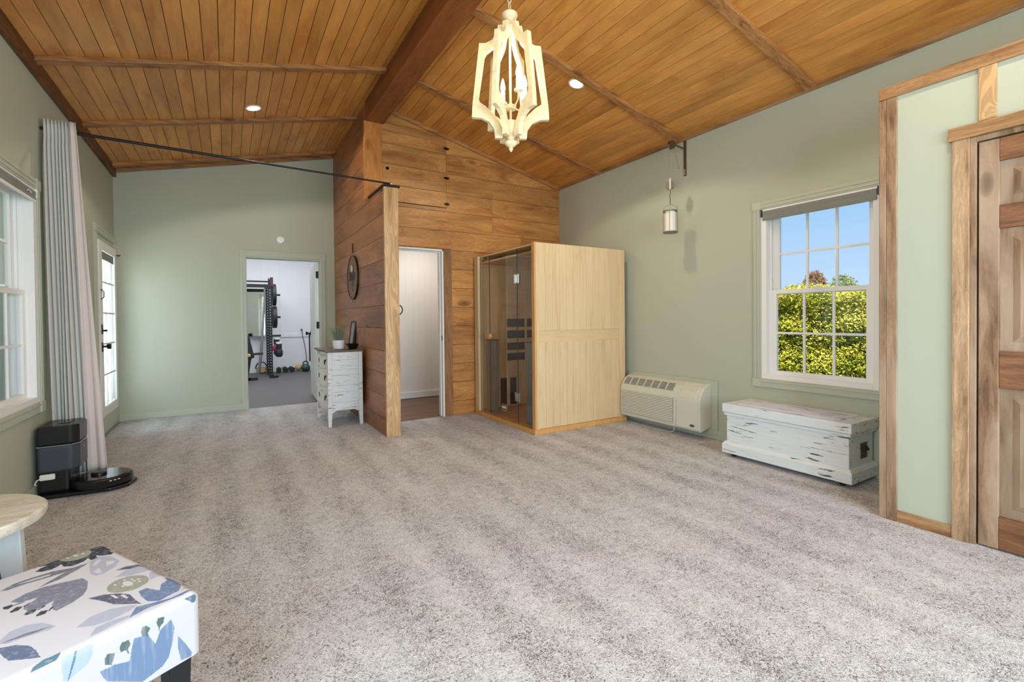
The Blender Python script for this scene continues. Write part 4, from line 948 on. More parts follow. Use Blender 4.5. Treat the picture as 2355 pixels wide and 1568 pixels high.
def plant():
    c = Vector((1.107, 5.70, .853)); t = thing('potted_plant', 'grey green grassy plant in a white ceramic pot on the dresser', 'plant', tuple(c))
    b = MB(); b.lathe([(.046, 0), (.056, .006), (.064, .045), (.065, .104), (.060, .104), (.058, .07), (0, .07)], c, 40); b.build('pot', M['ceramic'], t, smooth=True)
    rnd = random.Random(4); b = MB()
    for i in range(70):
        a = rnd.uniform(0, 2 * PI); L = rnd.uniform(.12, .215); lean = rnd.uniform(.02, .38); r0 = rnd.uniform(0, .04)
        p0 = c + Vector((r0 * math.cos(a), r0 * math.sin(a), .07)); d = Vector((math.cos(a) * lean, math.sin(a) * lean, 1)).normalized()
        pts = [p0 + d * (L * k / 4) + Vector((math.cos(a), math.sin(a), 0)) * (.03 * lean * k * k / 4) for k in range(5)]
        b.tube(pts, [.0022, .002, .0018, .0014, .0006], 4)
        for k in range(9):
            q = rnd.uniform(.35, 1); p = p0 + d * (L * q); e = Vector((rnd.uniform(-1, 1), rnd.uniform(-1, 1), rnd.uniform(.3, 1))).normalized() * rnd.uniform(.010, .02)
            s = e.cross(d).normalized() * .0035
            n0 = len(b.v); b.v += [tuple(p), tuple(p + e * .5 + s), tuple(p + e), tuple(p + e * .5 - s)]; b.face([n0, n0 + 1, n0 + 2, n0 + 3])
    b.build('foliage', M['leaf'], t)
plant()
def bowl():
    c = Vector((1.235, 5.60, .853)); b = MB(); bo, tp_, h = .040, .066, .064
    q = lambda r, z: [(c.x + sx * r, c.y + sy * r, c.z + z) for sx, sy in ((-1, -1), (1, -1), (1, 1), (-1, 1))]
    b.rings([q(bo, 0), q(tp_, h), q(tp_ - .005, h), q(bo - .004, .006)])
    b.build('bowl', M['blackgloss'], label='small square black flared bowl beside the potted plant', cat='bowl')
bowl()
def pframe():
    t = thing('picture_frame', 'dark picture frame leaning on the partition behind the potted plant', 'picture frame', (1.28, 6.06, .853))
    R = Ry(math.radians(8)); c = Vector((1.322, 6.06, .86))
    b = MB()
    for dy, dz, sy, sz in ((-.105, .16, .022, .32), (.105, .16, .022, .32), (0, .011, .21, .022), (0, .309, .21, .022)): b.obox(c + R @ Vector((0, dy, dz)), (.018, sy, sz), R)
    b.build('frame', M['black'], t, bev=.002)
    b = MB(); b.obox(c + R @ Vector((.002, 0, .16)), (.006, .2, .29), R); b.build('picture', M['houseg'], t)
# leans back towards the partition
pframe()

# ---- sauna
def sauna():
    X0, X1, Y0, Y1, Z = 2.672, 3.925, 3.94, 5.275, 1.965
    t = thing('sauna_cabin', 'pale wood infrared sauna cabin with a smoked glass front in the corner', 'sauna', (X0, Y0, 0))
    b = MB()
    b.box(X0 + .019, X0 + .048, Y0, Y0 + .045, .045, Z, .2); b.build('side_stile', M['hemlock'], t, bev=.002)
    b = MB(); b.box(X1 - .085, X1 - .0225, Y0, Y0 + .045, .045, Z, .6); b.build('side_stile', M['hemlock'], t, bev=.002)
    b = MB(); b.box(X1 - .022, X1, Y0 - .002, Y0 + .05, .045, Z); b.build('rear_corner_post', M['hemlock'], t, bev=.002)
    b = MB(); b.box(X0 - .006, X0 + .018, Y0 - .004, Y0 + .048, .045, Z + .002); b.build('corner_post', M['hemtrim'], t, bev=.002)
    for nm, za, zb, d in (('upper_side_panel', 1.062, Z, .004), ('lower_side_panel', .05, .940, .008)):
        b = MB(); xs = [X0 + .048 + .0905 * k for k in range(13)] + [X1 - .085]
        xs = [x for x in xs if x <= X1 - .084]
        for a, c in zip(xs, xs[1:]): b.box(a + .0007, c - .0007, Y0 + d, Y0 + .035, za, zb, random.random())
        b.build(nm, M['hemlock'], t, bev=.0015)
    b = MB(); b.box(X0 + .048, X1 - .085, Y0 + .016, Y0 + .035, .938, 1.064, .3); b.build('side_rail', M['hemtrim2'], t, bev=.002)
    b = MB(); b.box(X0 - .018, X1 + .01, Y0 - .016, Y0 + .03, .0, .048); b.box(X0 - .018, X0 + .05, Y0 + .03, Y1, .0, .048); b.build('base_trim', M['hemtrim'], t, bev=.003)
    b = MB(); b.box(X0 - .008, X0 + .05, Y1 - .095, Y1, .048, Z - .005); b.build('far_post', M['hemlock'], t, bev=.002)
    # inside
    b = MB()
    for k in range(12): x = X0 + .05 + k * .101; b.box(x, min(x + .0995, X1), Y1 - .03, Y1 - .002, .05, Z - .09, random.random())
    b.build('back_wall', M['hemlock'], t, bev=.0015)
    b = MB()
    for k in range(13): y = Y0 + .036 + k * .1; b.box(X1 - .05, X1 - .023, y, min(y + .0985, Y1 - .03), .05, Z - .05, random.random())
    b.build('bench_wall', M['hemlock'], t, bev=.0015)
    b = MB(); b.box(X0 + .05, X1, Y0 + .036, Y1, .02, .055); b.build('floor_panel', M['hemtrim'], t)
    b = MB(); b.box(X0 + .03, X1, Y0 + .036, Y1, Z - .095, Z - .075); b.box(X0 + .02, X1, Y0 + .03, Y1, Z - .02, Z - .006); b.build('roof_panel', M['hemlock'], t)
    b = MB(); b.box(X0 + .06, X1 - .06, Y1 - .05, Y1 - .031, Z - .13, Z - .095); b.box(X1 - .08, X1 - .055, Y0 + .04, Y1 - .03, Z - .13, Z - .095); b.build('cornice', M['hemtrim2'], t, bev=.002)
    b = MB(); b.box(3.45, X1 - .052, Y0 + .04, Y1 - .032, .47, .50)
    for k in range(5): b.box(3.46 + k * .08, 3.53 + k * .08, Y0 + .04, Y1 - .032, .50, .515)
    b.box(3.47, 3.49, Y0 + .04, Y1 - .032, .056, .47); b.build('bench', M['hemlock'], t, bev=.002)
    YI = Y1 - .032
    b = MB(); fx0, fx1 = 3.085, 3.70
    zs = [(1.078, 1.186), (.931, 1.033), (.778, .874), (.642, .738)]
    b.box(fx0, fx1, YI - .012, YI, 1.186, 1.24); b.box(fx0, fx1, YI - .012, YI, .60, .642)
    for (a, _), (_, d) in zip(zs, zs[1:]): b.box(fx0, fx1, YI - .012, YI, d, a)
    for x0, x1 in ((fx0, 3.11), (3.385, 3.42), (3.67, 3.70)): b.box(x0, x1, YI - .011, YI, .642, 1.186)
    b.build('upper_heater_frame', M['hemlock'], t, bev=.001)
    b = MB(); b.box(3.10, 3.69, YI - .004, YI + .0, .63, 1.2); b.build('upper_heater', M['heater'], t)
    b = MB(); b.box(2.965, 3.005, YI - .012, YI, .04, .47); b.box(3.105, 3.15, YI - .012, YI, .04, .47); b.box(3.25, 3.29, YI - .012, YI, .04, .47); b.box(3.005, 3.25, YI - .011, YI, .42, .47); b.box(3.005, 3.25, YI - .011, YI, .04, .065)
    b.build('lower_heater_frame', M['hemlock'], t, bev=.001)
    b = MB(); b.box(3.0, 3.26, YI - .004, YI, .06, .43); b.build('lower_heater', M['heater'], t)
    b = MB()
    for q in ((3.01, 3.43, 1.61, 1.63), (3.01, 3.43, 1.29, 1.31), (3.01, 3.03, 1.31, 1.61), (3.41, 3.43, 1.31, 1.61)): b.box(q[0], q[1], YI - .014, YI, q[2], q[3])
    b.box(3.03, 3.41, YI - .004, YI, 1.31, 1.61); b.build('control_panel_frame', M['hemtrim2'], t, bev=.002)
    for ya, yb in ((4.045, 4.20), (4.865, 5.10)):
        b = MB(); b.box(X0 + .06, X0 + .10, ya, yb, .055, .930); b.box(X0 + .045, X0 + .06, ya + .004, ya + .022, .055, .93) if ya > 4.5 else b.box(X0 + .045, X0 + .06, ya + .004, ya + .02, .055, .93)
        hc = b.build('front_heater', M['heatcol'], t, bev=.002)
        b = MB(); b.box(X0 + .058, X0 + .102, ya - .003, yb + .003, .930, .938); b.build('cap', M['black'], hc)
        for z in (.12, .62, .80, .88) if ya < 4.5 else (.18, .66):
            k = MB(); k.lathe([(.007, 0), (.005, .004), (0, .005)], (X0 + .06, (ya + yb) / 2, z), 10, R=Ry(-PI / 2)); k.build('stud', M['chrome'], hc)
    # glass
    XG = X0 + .024
    for nm, ya, yb in (('glass_panel', Y0 + .046, 4.312), ('glass_door', 4.318, 4.938), ('glass_panel', 4.944, Y1 - .095)):
        b = MB(); b.box(XG, XG + .006, ya, yb, .05, Z - .012); g = b.build(nm, M['saunaglass'], t)
        b = MB(); b.box(XG - .0003, XG + .0063, ya - .0005, ya + .0004, .05, Z - .012); b.box(XG - .0003, XG + .0063, yb - .0004, yb + .0005, .05, Z - .012); b.build('glass_edge', M['darkgrey'], g)
    for z in (1.62, .333):
        b = MB(); b.box(XG - .012, XG - .002, 4.265, 4.300, z - .05, z + .05); b.box(XG - .012, XG - .002, 4.33, 4.365, z - .05, z + .05); b.tube([(XG - .006, 4.315, z - .04), (XG - .006, 4.315, z + .04)], .007, 10); b.build('hinge', M['chrome'], t, bev=.002)
    b = MB(); b.box(XG + .008, XG + .03, 4.965, 5.0, Z - .06, Z - .02); b.build('top_bracket', M['steel'], t)
    b = MB(); b.box(XG + .008, XG + .03, 5.10, 5.17, Z - .05, Z - .02); b.build('top_bracket', M['steel'], t)
    b = MB(); pr = [(0, .03), (.05, .03), (.05, -.01), (.03, -.045), (.012, -.045), (0, -.02)]
    b.prism([(4.90 + (y - .025) * 2.0, .985 + z) for y, z in [(0, .025), (.05, .025), (.047, -.01), (.034, -.038), (.016, -.038), (.003, -.01)]], 'x', XG - .055, XG - .018)
    b.box(XG - .02, XG + .03, 4.87, 4.885, .97, .985); b.build('door_handle', M['hemtrim'], t, bev=.004)
    b = MB(); R = Ry(-PI / 2)
    def ell(r, w):
        n = 40; A, B2 = [], []
        for k in range(n):
            q = 2 * PI * k / n
            for L, f in ((A, 1), (B2, w)): L.append((XG - .001, 4.612 + r * 1.12 * f * math.cos(q), .175 + r * f * math.sin(q) * .75))
        b.rings([A, B2], cap=False)
    ell(.052, .90); 
    for k in range(5): b.box(XG - .0015, XG - .0005, 4.576 + k * .016, 4.588 + k * .016, .163, .187)
    b.build('logo', M['white'], t)
    b = MB(); b.box(3.58, 3.80, Y0 + .5, Y0 + .9, Z - .004, Z + .018); b.build('roof_vent', M['white'], t, bev=.003)
M['hemtrim2'] = wood('pale_sauna_rail', srgb(224, 196, 152), srgb(219, 189, 143), srgb(208, 174, 128), 'x', .5, 0, 12, 1.6, .02, .08, blot=.03, rings=.04)
sauna()

# ---- wall air conditioner
def ptac():
    Y0, Y1 = 2.875, 3.93
    t = thing('air_conditioner', 'almond coloured through-wall air conditioner between the sauna and the trunk', 'air conditioner', (XR, 3.4, .06))
    b = MB(); b.box(XR - .02, XR - .001, Y0 - .06, Y1 + .04, .04, .565); b.build('wall_sleeve', M['sagetrim'], t, bev=.003)
    yc = 3.17  # where the louvred part meets the control end
    prof = [(XR - .02, .115), (3.856, .075), (3.842, .085), (3.836, .12), (3.838, .38), (3.852, .435), (3.905, .500), (3.96, .53), (XR - .02, .54)]
    b = MB(); b.prism(prof, 'y', Y0, Y1); b.build('housing', M['almond'], t, bev=.012, seg=3)
    b = MB()
    b.prism([(3.99, .50), (3.868, .42), (3.848, .37), (3.828, .36), (3.828, .10), (3.846, .09), (3.846, .085), (3.99, .12)], 'y', Y0 + .012, yc - .03)
    b.build('control_end', M['almond'], t, bev=.008, seg=3)
    b = MB(); b.prism([(3.843, .392), (3.868, .452), (3.955, .525), (3.952, .535), (3.862, .462), (3.838, .395)], 'y', Y0 + .05, yc - .06); b.build('control_lid', M['almond'], t, bev=.003)
    b = MB(); b.box(3.833, 3.838, yc + .02, Y1 - .03, .125, .375); g = b.build('grille_recess', M['almonddark'], t)
    for k in range(15):
        z = .13 + k * .0168; b = MB(); b.hexa([(3.826, yc + .02, z), (3.836, yc + .02, z + .002), (3.836, Y1 - .03, z + .002), (3.826, Y1 - .03, z), (3.828, yc + .02, z + .0118), (3.837, yc + .02, z + .0135), (3.837, Y1 - .03, z + .0135), (3.828, Y1 - .03, z + .0118)]); b.build('louvre', M['almond'], g)
    # discharge grille on the sloping top
    d = Vector((3.905 - 3.852, 0, .5 - .435)).normalized(); nrm = Vector((-d.z, 0, d.x)); o = Vector((3.852, 0, .435)); d2 = Vector((3.96 - 3.905, 0, .03)).normalized()
    R = Matrix((d, Vector((0, 1, 0)), nrm)).transposed()
    b = MB(); b.obox(o + d * .052 + nrm * .002 + Vector((0, (yc + .02 + Y1 - .03) / 2, 0)), (.088, Y1 - yc - .06, .006), R); g = b.build('discharge_recess', M['almonddark'], t)
    for k in range(7):
        b = MB(); b.obox(o + d * (.012 + k * .0135) + nrm * .006 + Vector((0, (yc + Y1) / 2 - .005, 0)), (.005, Y1 - yc - .06, .005), R); b.build('vane', M['almond'], g)
    for k in range(8):
        y = yc + .025 + (Y1 - yc - .06) * k / 7; b = MB(); b.obox(o + d * .052 + nrm * .006 + Vector((0, y, 0)), (.092, .012, .008), R); b.build('divider', M['almond'], g)
    b = MB(); n = 24; b.prism([(2.955 + .026 * math.cos(2 * PI * k / n), .135 + .013 * math.sin(2 * PI * k / n)) for k in range(n)], 'x', 3.8255, 3.829); b.build('oval_badge', M['navy'], t)
    b = MB(); b.prism([(2.955 + .021 * math.cos(2 * PI * k / n), .135 + .0015 + .002 * math.sin(2 * PI * k / n)) for k in range(n)], 'x', 3.8250, 3.8258); b.build('badge_script', M['chrome'], t)
    b = MB(); b.tube([(3.87, 3.20, .08), (3.865, 3.205, .03), (3.86, 3.25, .012), (3.85, 3.5, .010), (3.87, 3.8, .010)], .004, 6); b.build('drain_hose', M['sagetrim'], t)
M['navy'] = plain('navy', srgb(50, 62, 92), .4)
ptac()

# ---- trunk
def trunk():
    t = thing('storage_trunk', 'long chipped white painted wooden trunk under the right window', 'trunk', (3.82, 2.0, 0))
    x0, x1, y0, y1 = 3.632, 3.995, 1.535, 2.455
    b = MB(); b.box(x0, x1, y0, y1, .06, .375, .2); b.build('body', M['trunkp'], t, bev=.004)
    def skirt(o, za, zb, oz, name, tt):
        b = MB()
        q = lambda r, z: [(x0 - r, y0 - r, z), (x1 + .02, y0 - r, z), (x1 + .02, y1 + r, z), (x0 - r, y1 + r, z)]
        b.rings([q(o, za), q(o, zb), q(o * .35, oz)], t=tt); b.build(name, M['trunkp'], t, bev=.003)
    skirt(.028, .034, .105, .130, 'base_moulding', .7)
    skirt(.016, .352, .374, .376, 'lip_moulding', .45)
    b = MB(); b.box(x0 - .026, x1 + .024, y0 - .026, y1 + .026, .378, .449, .9); l = b.build('lid', M['trunkp'], t, bev=.004)
    b = MB(); b.box(x0 + .045, x1 - .04, y0 + .07, y1 - .07, .449, .4525, .55); b.build('raised_panel', M['trunktop'], l, bev=.001)
    b = MB(); b.box(x0 + .028, x1 - .02, y0 + .04, y0 + .05, .4485, .4495); 
    b = MB(); b.box(3.80, 3.90, y0 - .003, y0 + .003, .175, .285); h = b.build('handle_plate', M['darkwood'], t, bev=.002)
    b = MB(); b.tube([(3.822, y0 - .004, .262), (3.822, y0 - .02, .235), (3.878, y0 - .02, .235), (3.878, y0 - .004, .262)], .006, 8); b.build('bail_handle', M['bronze'], h)
    for cx, cy in ((x0 + .03, y0 + .05), (x0 + .03, y1 - .05), (x1 - .03, y0 + .05), (x1 - .03, y1 - .05)):
        b = MB(); b.tube([(cx - .012, cy, .02), (cx + .012, cy, .02)], .0195, 16); b.box(cx - .018, cx - .014, cy - .012, cy + .012, .015, .034); b.box(cx + .014, cx + .018, cy - .012, cy + .012, .015, .034); b.build('caster', M['black'], t)
M['trunkp'] = chipped('chipped_trunk_paint', srgb(220, 225, 226), srgb(96, 90, 84), 'y', .632, 2.6, 30, soft=.02)
M['trunktop'] = chipped('worn_trunk_top', srgb(230, 230, 238), srgb(120, 112, 112), 'y', .575, 2.6, 26, soft=.05)
M['darkwood'] = plain('dark_worn_wood', srgb(84, 74, 64), .7, noise=.2, nscale=30)
trunk()

# ---- pulley lantern on the right wall
def lantern():
    X, Y = 3.80, 3.17
    t = thing('pulley_bracket', 'brown iron wall bracket with rope and wooden pulley wheels under the ceiling', 'bracket', (XR, 3.18, 2.8))
    b = MB(); b.box(XR - .008, XR, 3.165, 3.195, 2.63, 2.99); b.build('back_bar', M['rust'], t, bev=.002)
    b = MB(); b.box(XR - .012, XR - .007, 3.172, 3.188, 2.64, 2.70); b.build('bare_end', M['steel'], t)
    b = MB(); b.tube([(XR - .006, 3.18, 2.905), (3.88, 3.175, 2.915), (3.83, Y, 2.91)], [.007, .008, .012], 8); b.build('arm', M['rust'], t)
    b = MB(); b.lathe([(.012, -.018), (.042, -.014), (.036, 0), (.042, .014), (.012, .018)], (X + .015, Y, 2.905), 24, R=Rx(PI / 2)); b.build('pulley_wheel', M['rust'], t, smooth=True)
    b = MB(); b.tube([(X - .025, Y, 2.905), (X - .022, Y, 2.62), (X - .002, Y, 2.555)], .003, 6); b.tube([(X + .05, Y, 2.89), (X + .10, Y - .01, 2.72), (X + .105, Y - .01, 2.69)], .003, 6); b.build('rope', M['rope'], t)
    b = MB(); b.lathe([(0, -.012), (.008, -.006), (.008, .006), (0, .012)], (X + .105, Y - .01, 2.685), 8); b.build('rope_knot', M['rope'], t)
    b = MB(); b.lathe([(.010, -.016), (.043, -.013), (.038, 0), (.043, .013), (.010, .016)], (X - .01, Y, 2.50), 24, R=Rz(math.radians(-50)) @ Rx(PI / 2)); b.build('block_wheel', M['grey_wood'], t, smooth=True)
    b = MB(); b.obox((X - .01, Y, 2.505), (.017, .046, .10), Rz(math.radians(-50))); b.obox((X - .01, Y, 2.56), (.012, .03, .02), Rz(math.radians(-50))); b.build('block_cheek', M['tabletop'], t, bev=.003)
    b = MB(); b.tube([(X - .01, Y, 2.455), (X - .004, Y, 2.42), (X - .016, Y, 2.40), (X - .01, Y, 2.37), (X - .01, Y, 2.307)], .0026, 6); b.build('hook', M['black'], t)
    t = thing('hanging_lantern', 'small wire lantern holding a white pillar candle, hanging from the pulley', 'lantern', (X - .01, Y, 2.03)); c = Vector((X - .01, Y, 0))
    r = .068
    for z, nm in ((2.24, 'top_ring'), (2.032, 'base_plate')):
        b = MB()
        if nm == 'base_plate': b.lathe([(r, 0), (r + .002, .004), (r, .012), (0, .012)], c + Vector((0, 0, z - .006)), 32)
        else: b.rings([[c + Vector((q * math.cos(2 * PI * k / 32), q * math.sin(2 * PI * k / 32), z + dz)) for k in range(32)] for q, dz in ((r, -.006), (r, .006), (r - .004, .006), (r - .004, -.006), (r, -.006))], cap=False)
        b.build(nm, M['galv'], t)
    b = MB()
    for q in (35, 125, 215, 305): a = math.radians(q); b.tube([c + Vector((r * math.cos(a), r * math.sin(a), 2.035)), c + Vector((r * math.cos(a), r * math.sin(a), 2.24))], .002, 6)
    b.build('wire_cage', M['galv'], t)
    b = MB(); b.tube([c + Vector((.0, 0, 0)) + Vector((r * math.cos(a) * .57, -r * math.cos(a) * .82, 2.245 + .062 * math.sin(a) ** .8 if math.sin(a) > 0 else 2.245)) for a in [PI * k / 16 for k in range(17)]], .0018, 6); b.build('bail', M['galv'], t)
    b = MB(); b.lathe([(.052, 0), (.052, .205), (.045, .207), (0, .203)], c + Vector((0, 0, 2.039)), 32); b.build('pillar_candle', M['candle'], smooth=True, label='white pillar candle standing inside the hanging wire lantern', cat='candle')
M['rust'] = plain('rusty_brown_iron', srgb(92, 72, 54), .6, .3, noise=.15, nscale=30)
M['rope'] = plain('jute_rope', srgb(150, 140, 108), .9)
M['grey_wood'] = plain('grey_weathered_wood', srgb(120, 112, 92), .7, noise=.15, nscale=30)
M['galv'] = plain('galvanised_steel', srgb(120, 122, 108), .4, .7)
lantern()

# ---- chandelier
def chandelier():
    c = Vector((1.43, 2.34, 0)); t = thing('chandelier', 'ivory distressed wooden lantern chandelier with four lit candle bulbs', 'chandelier', (1.43, 2.34, 2.16))
    Z = 2.0
    outer = [(.050, .235), (.092, .235), (.097, .285), (.125, .325), (.17, .346), (.226, .350), (.222, .42), (.180, .775), (.145, .777), (.105, .797), (.078, .84), (.070, .885), (.036, .889)]
    inner = [(.045, .27), (.055, .275), (.068, .32), (.100, .372), (.145, .415), (.180, .437), (.184, .455), (.148, .70), (.135, .722), (.095, .755), (.062, .79), (.046, .835), (.03, .85)]
    ring = [Vector((math.cos(math.radians(4 + 60 * k)), math.sin(math.radians(4 + 60 * k)), 0)) for k in range(6)]
    cyaw = -.547
    for k in range(6):
        a = math.radians(6 + 60 * k) + cyaw; R = Rz(a); b = MB(); th = .014; rows = []
        for (ro, zo), (ri, zi) in zip(outer, inner):
            rows.append([c + R @ Vector((ro, -th, Z + zo)), c + R @ Vector((ro, th, Z + zo)), c + R @ Vector((ri, th, Z + zi)), c + R @ Vector((ri, -th, Z + zi))])
        b.rings(rows); o = b.build('frame_arm', M['chand'], t, bev=.002)
    b = MB(); b.lathe([(.0, .158), (.006, .165), (.014, .178), (.008, .186), (.022, .192), (.036, .206), (.037, .214), (.022, .228), (.016, .236), (.022, .244), (.030, .262), (.040, .28), (.046, .30), (.046, .33), (.02, .335), (.0, .335)], (c.x, c.y, Z), 28); b.build('bottom_finial', M['chand'], t, smooth=True)
    b = MB(); b.lathe([(.0, .845), (.045, .85), (.045, .872), (.034, .885), (.03, .905), (.022, .92), (.022, .926), (.040, .936), (.046, .948), (.045, .956), (.034, .966), (.014, .972), (.008, .985), (0, .987)], (c.x, c.y, Z), 28); b.build('top_finial', M['chand'], t, smooth=True)
    b = MB(); b.tube([(c.x, c.y, Z + .33), (c.x, c.y, Z + .85)], .007, 10); b.lathe([(.0, .40), (.03, .405), (.034, .425), (.016, .435), (.0, .44)], (c.x, c.y, Z), 20); b.build('centre_stem', M['chand'], t, smooth=True)
    for k in range(4):
        a = math.radians(28 + 90 * k) + cyaw; d = Vector((math.cos(a), math.sin(a), 0)); z = Z
        b = MB(); b.tube([c + d * .02 + Vector((0, 0, z + .42)), c + d * .06 + Vector((0, 0, z + .41)), c + d * .092 + Vector((0, 0, z + .43)), c + d * .096 + Vector((0, 0, z + .475))], .0045, 8); b.build('candle_branch', M['chand'], t, smooth=True)
        p = c + d * .096
        b = MB(); b.lathe([(.0, .470), (.024, .474), (.026, .482), (.014, .484), (.014, .548), (0, .55)], (p.x, p.y, Z), 20); cs = b.build('candle_sleeve', M['candle'], t, smooth=True)
        b = MB(); b.lathe([(.007, .548), (.0135, .562), (.0145, .578), (.010, .60), (.004, .622), (0, .63)], (p.x, p.y, Z), 16); b.build('flame_bulb', M['bulb'], cs, smooth=True)
    for i in range(9):
        z = 3.0 + i * .044; b = MB(); R = Rz(PI / 2 * (i % 2) + .5)
        b.tube([Vector((c.x, c.y, z)) + R @ Vector((.011 * math.cos(q), 0, .026 * math.sin(q))) for q in [2 * PI * j / 14 for j in range(15)]], .0028, 6); b.build('chain_link', M['chand'], t)
    b = MB(); b.lathe([(.05, 3.394), (.05, 3.385), (.02, 3.372), (.006, 3.365), (0, 3.365)], (c.x, c.y, 0), 24); b.build('canopy', M['chand'], t, smooth=True)
chandelier()

# ---- recessed lights (the two in the photograph and unseen added ones out of frame)
def downlight(x, y, lab):
    z = cz(x) - .001; s = 1 if x < XM else -1; R = Ry(-math.atan(SL) * s)
    t = thing('recessed_light', lab, 'light', (x, y, z)); n = Vector((0, 0, -1)); c = Vector((x, y, z))
    b = MB(); b.lathe([(.075, 0), (.075, -.004), (.060, -.008), (.056, -.002)], c, 32, R=R); b.build('trim_ring', M['white'], t, smooth=True)
    b = MB(); b.lathe([(.057, -.0045), (0, -.0045)], c, 32, R=R); b.build('lens', M['downlight'], t)
    lamp('recessed_lamp', 'SPOT', tuple(c + R @ Vector((0, 0, -.02))), 36, (1, .87, .70), (.05, 0), aim=R @ Vector((0, 0, -1))).data.spot_size = math.radians(150)
downlight(.262, 5.43, 'small lit recessed light in the left slope near the far wall')
downlight(2.75, 3.345, 'small lit recessed light in the right slope beside the chandelier')
for i, (x, y) in enumerate(((2.75, .6), (.262, .6))):
    downlight(x, y, 'added lit recessed light in the %s slope behind the camera' % ('right' if i == 0 else 'left'))
lamp('chandelier_glow', 'POINT', (1.43, 2.34, 2.70), 3.5, (1, .80, .54), (.03, 0))

# ================================================================== GYM SEEN THROUGH THE DOORWAY
M['rackm'] = plain('rack_black_steel', srgb(34, 32, 34), .45, .3)
M['rackred'] = plain('rack_dark_red_steel', srgb(70, 40, 42), .45, .3)
M['iron'] = plain('cast_iron', srgb(44, 44, 46), .55, .2)
M['greeniron'] = plain('green_vinyl', srgb(46, 76, 72), .45)
M['pink'] = plain('pink_leather', srgb(190, 74, 118), .5)
M['tan'] = plain('tan_leather', srgb(206, 170, 120), .55)
def upright(b, x, y, z1, w=.065):
    b.box(x - w / 2, x - w / 2 + .022, y - w / 2, y + w / 2, 0, z1); b.box(x + w / 2 - .022, x + w / 2, y - w / 2, y + w / 2, 0, z1)
    z = .0
    while z < z1: b.box(x - w / 2 + .022, x + w / 2 - .022, y - w / 2, y + w / 2, z, min(z + .035, z1)); z += .060
def rack():
    t = thing('squat_rack', 'tall black perforated squat rack with a crossbar on the gym floor', 'squat rack', (.3, 11.6, 0))
    for x, y, m in ((.80, 11.30, 'rackm'), (.80, 12.08, 'rackm'), (-.38, 11.30, 'rackm'), (-.38, 12.08, 'rackm')):
        b = MB(); upright(b, x, y, 2.10 if y < 12 else 2.02); b.build('upright', M[m], t)
    b = MB(); b.box(-.38, .80, 11.275, 11.325, 1.90, 1.97); b.build('crossbar', M['rackm'], t)
    b = MB(); b.tube([(-.38, 11.30, 2.03), (.80, 11.30, 2.03)], .017, 10); b.build('pull_up_bar', M['rackm'], t)
    for x in (.80, -.38):
        b = MB(); b.box(x - .03, x + .03, 11.0, 12.1, 0, .06); b.box(x - .03, x + .03, 11.33, 12.05, 1.92, 1.98); b.build('base_runner', M['rackm'], t)
        b = MB(); b.box(x - .05, x + .12, 10.97, 11.05, 0, .035); b.build('foot_plate', M['rackm'], t)
    for z in (1.76, 1.27, .86): b = MB(); b.tube([(.83, 11.55, z), (1.02, 11.55, z)], .022, 12); b.build('plate_peg', M['rackm'], t)
    b = MB(); b.box(.80, .86, 11.25, 11.29, 1.93, 2.12); b.build('red_bracket', M['rackred'], t)
rack()
def plate(x, y, z, r, w, lab):
    b = MB(); b.lathe([(.025, 0), (r * .45, 0), (r * .5, .008), (r * .86, .008), (r * .9, 0), (r, .004), (r, w - .004), (r * .9, w), (r * .5, w - .006), (.025, w)], (x, y, z), 32, R=Ry(PI / 2))
    b.build('weight_plate', M['iron'], smooth=True, label=lab, cat='weight plate', group='weight plates on the squat rack pegs')
plate(.86, 11.55, 1.76, .24, .075, 'large black weight plate on the top peg of the squat rack')
plate(.86, 11.55, 1.27, .24, .085, 'large black weight plate on the middle peg of the squat rack')
def gloves():
    for i, (dz, dx, lab) in enumerate(((0, 0, 'black and pink boxing glove hanging from the lower rack peg, upper one'), (-.09, .06, 'black and pink boxing glove hanging from the lower rack peg, lower one'))):
        c = Vector((.93 + dx * .5, 11.5 - .18 * i, .66 + dz)); t = thing('boxing_glove', lab, 'boxing glove', tuple(c), 'boxing gloves on the rack')
        b = MB(); b.lathe([(.0, -.17), (.05, -.165), (.075, -.12), (.078, -.06), (.06, -.01), (.045, .03), (0, .03)], c, 20); b.tube([c + Vector((-.05, 0, -.03)), c + Vector((-.085, 0, -.07)), c + Vector((-.07, 0, -.12))], [.02, .026, .018], 10); b.build('padded_hand', M['pink'] if i == 0 else M['iron'], t, smooth=True)
        b = MB(); b.lathe([(.05, .0), (.056, .02), (.06, .15), (.055, .16), (0, .16)], c, 20); b.build('cuff', M['iron'], t, smooth=True)
        b = MB(); b.lathe([(.061, .12), (.063, .14), (.061, .16), (0, .161)], c, 20); b.build('white_band', M['white'], t, smooth=True)
gloves()
b = MB(); b.tube([(.60, 12.02, .0), (.655, 12.0, .5), (.71, 11.97, 1.3), (.745, 11.95, 2.02)], [.03, .03, .018, .018], 12); b.lathe([(.05, 0), (.05, .06), (0, .06)], (.645, 12.0, .42), 16)
b.build('barbell', M['steel'], smooth=True, label='silver barbell leaning upright beside the squat rack', cat='barbell')
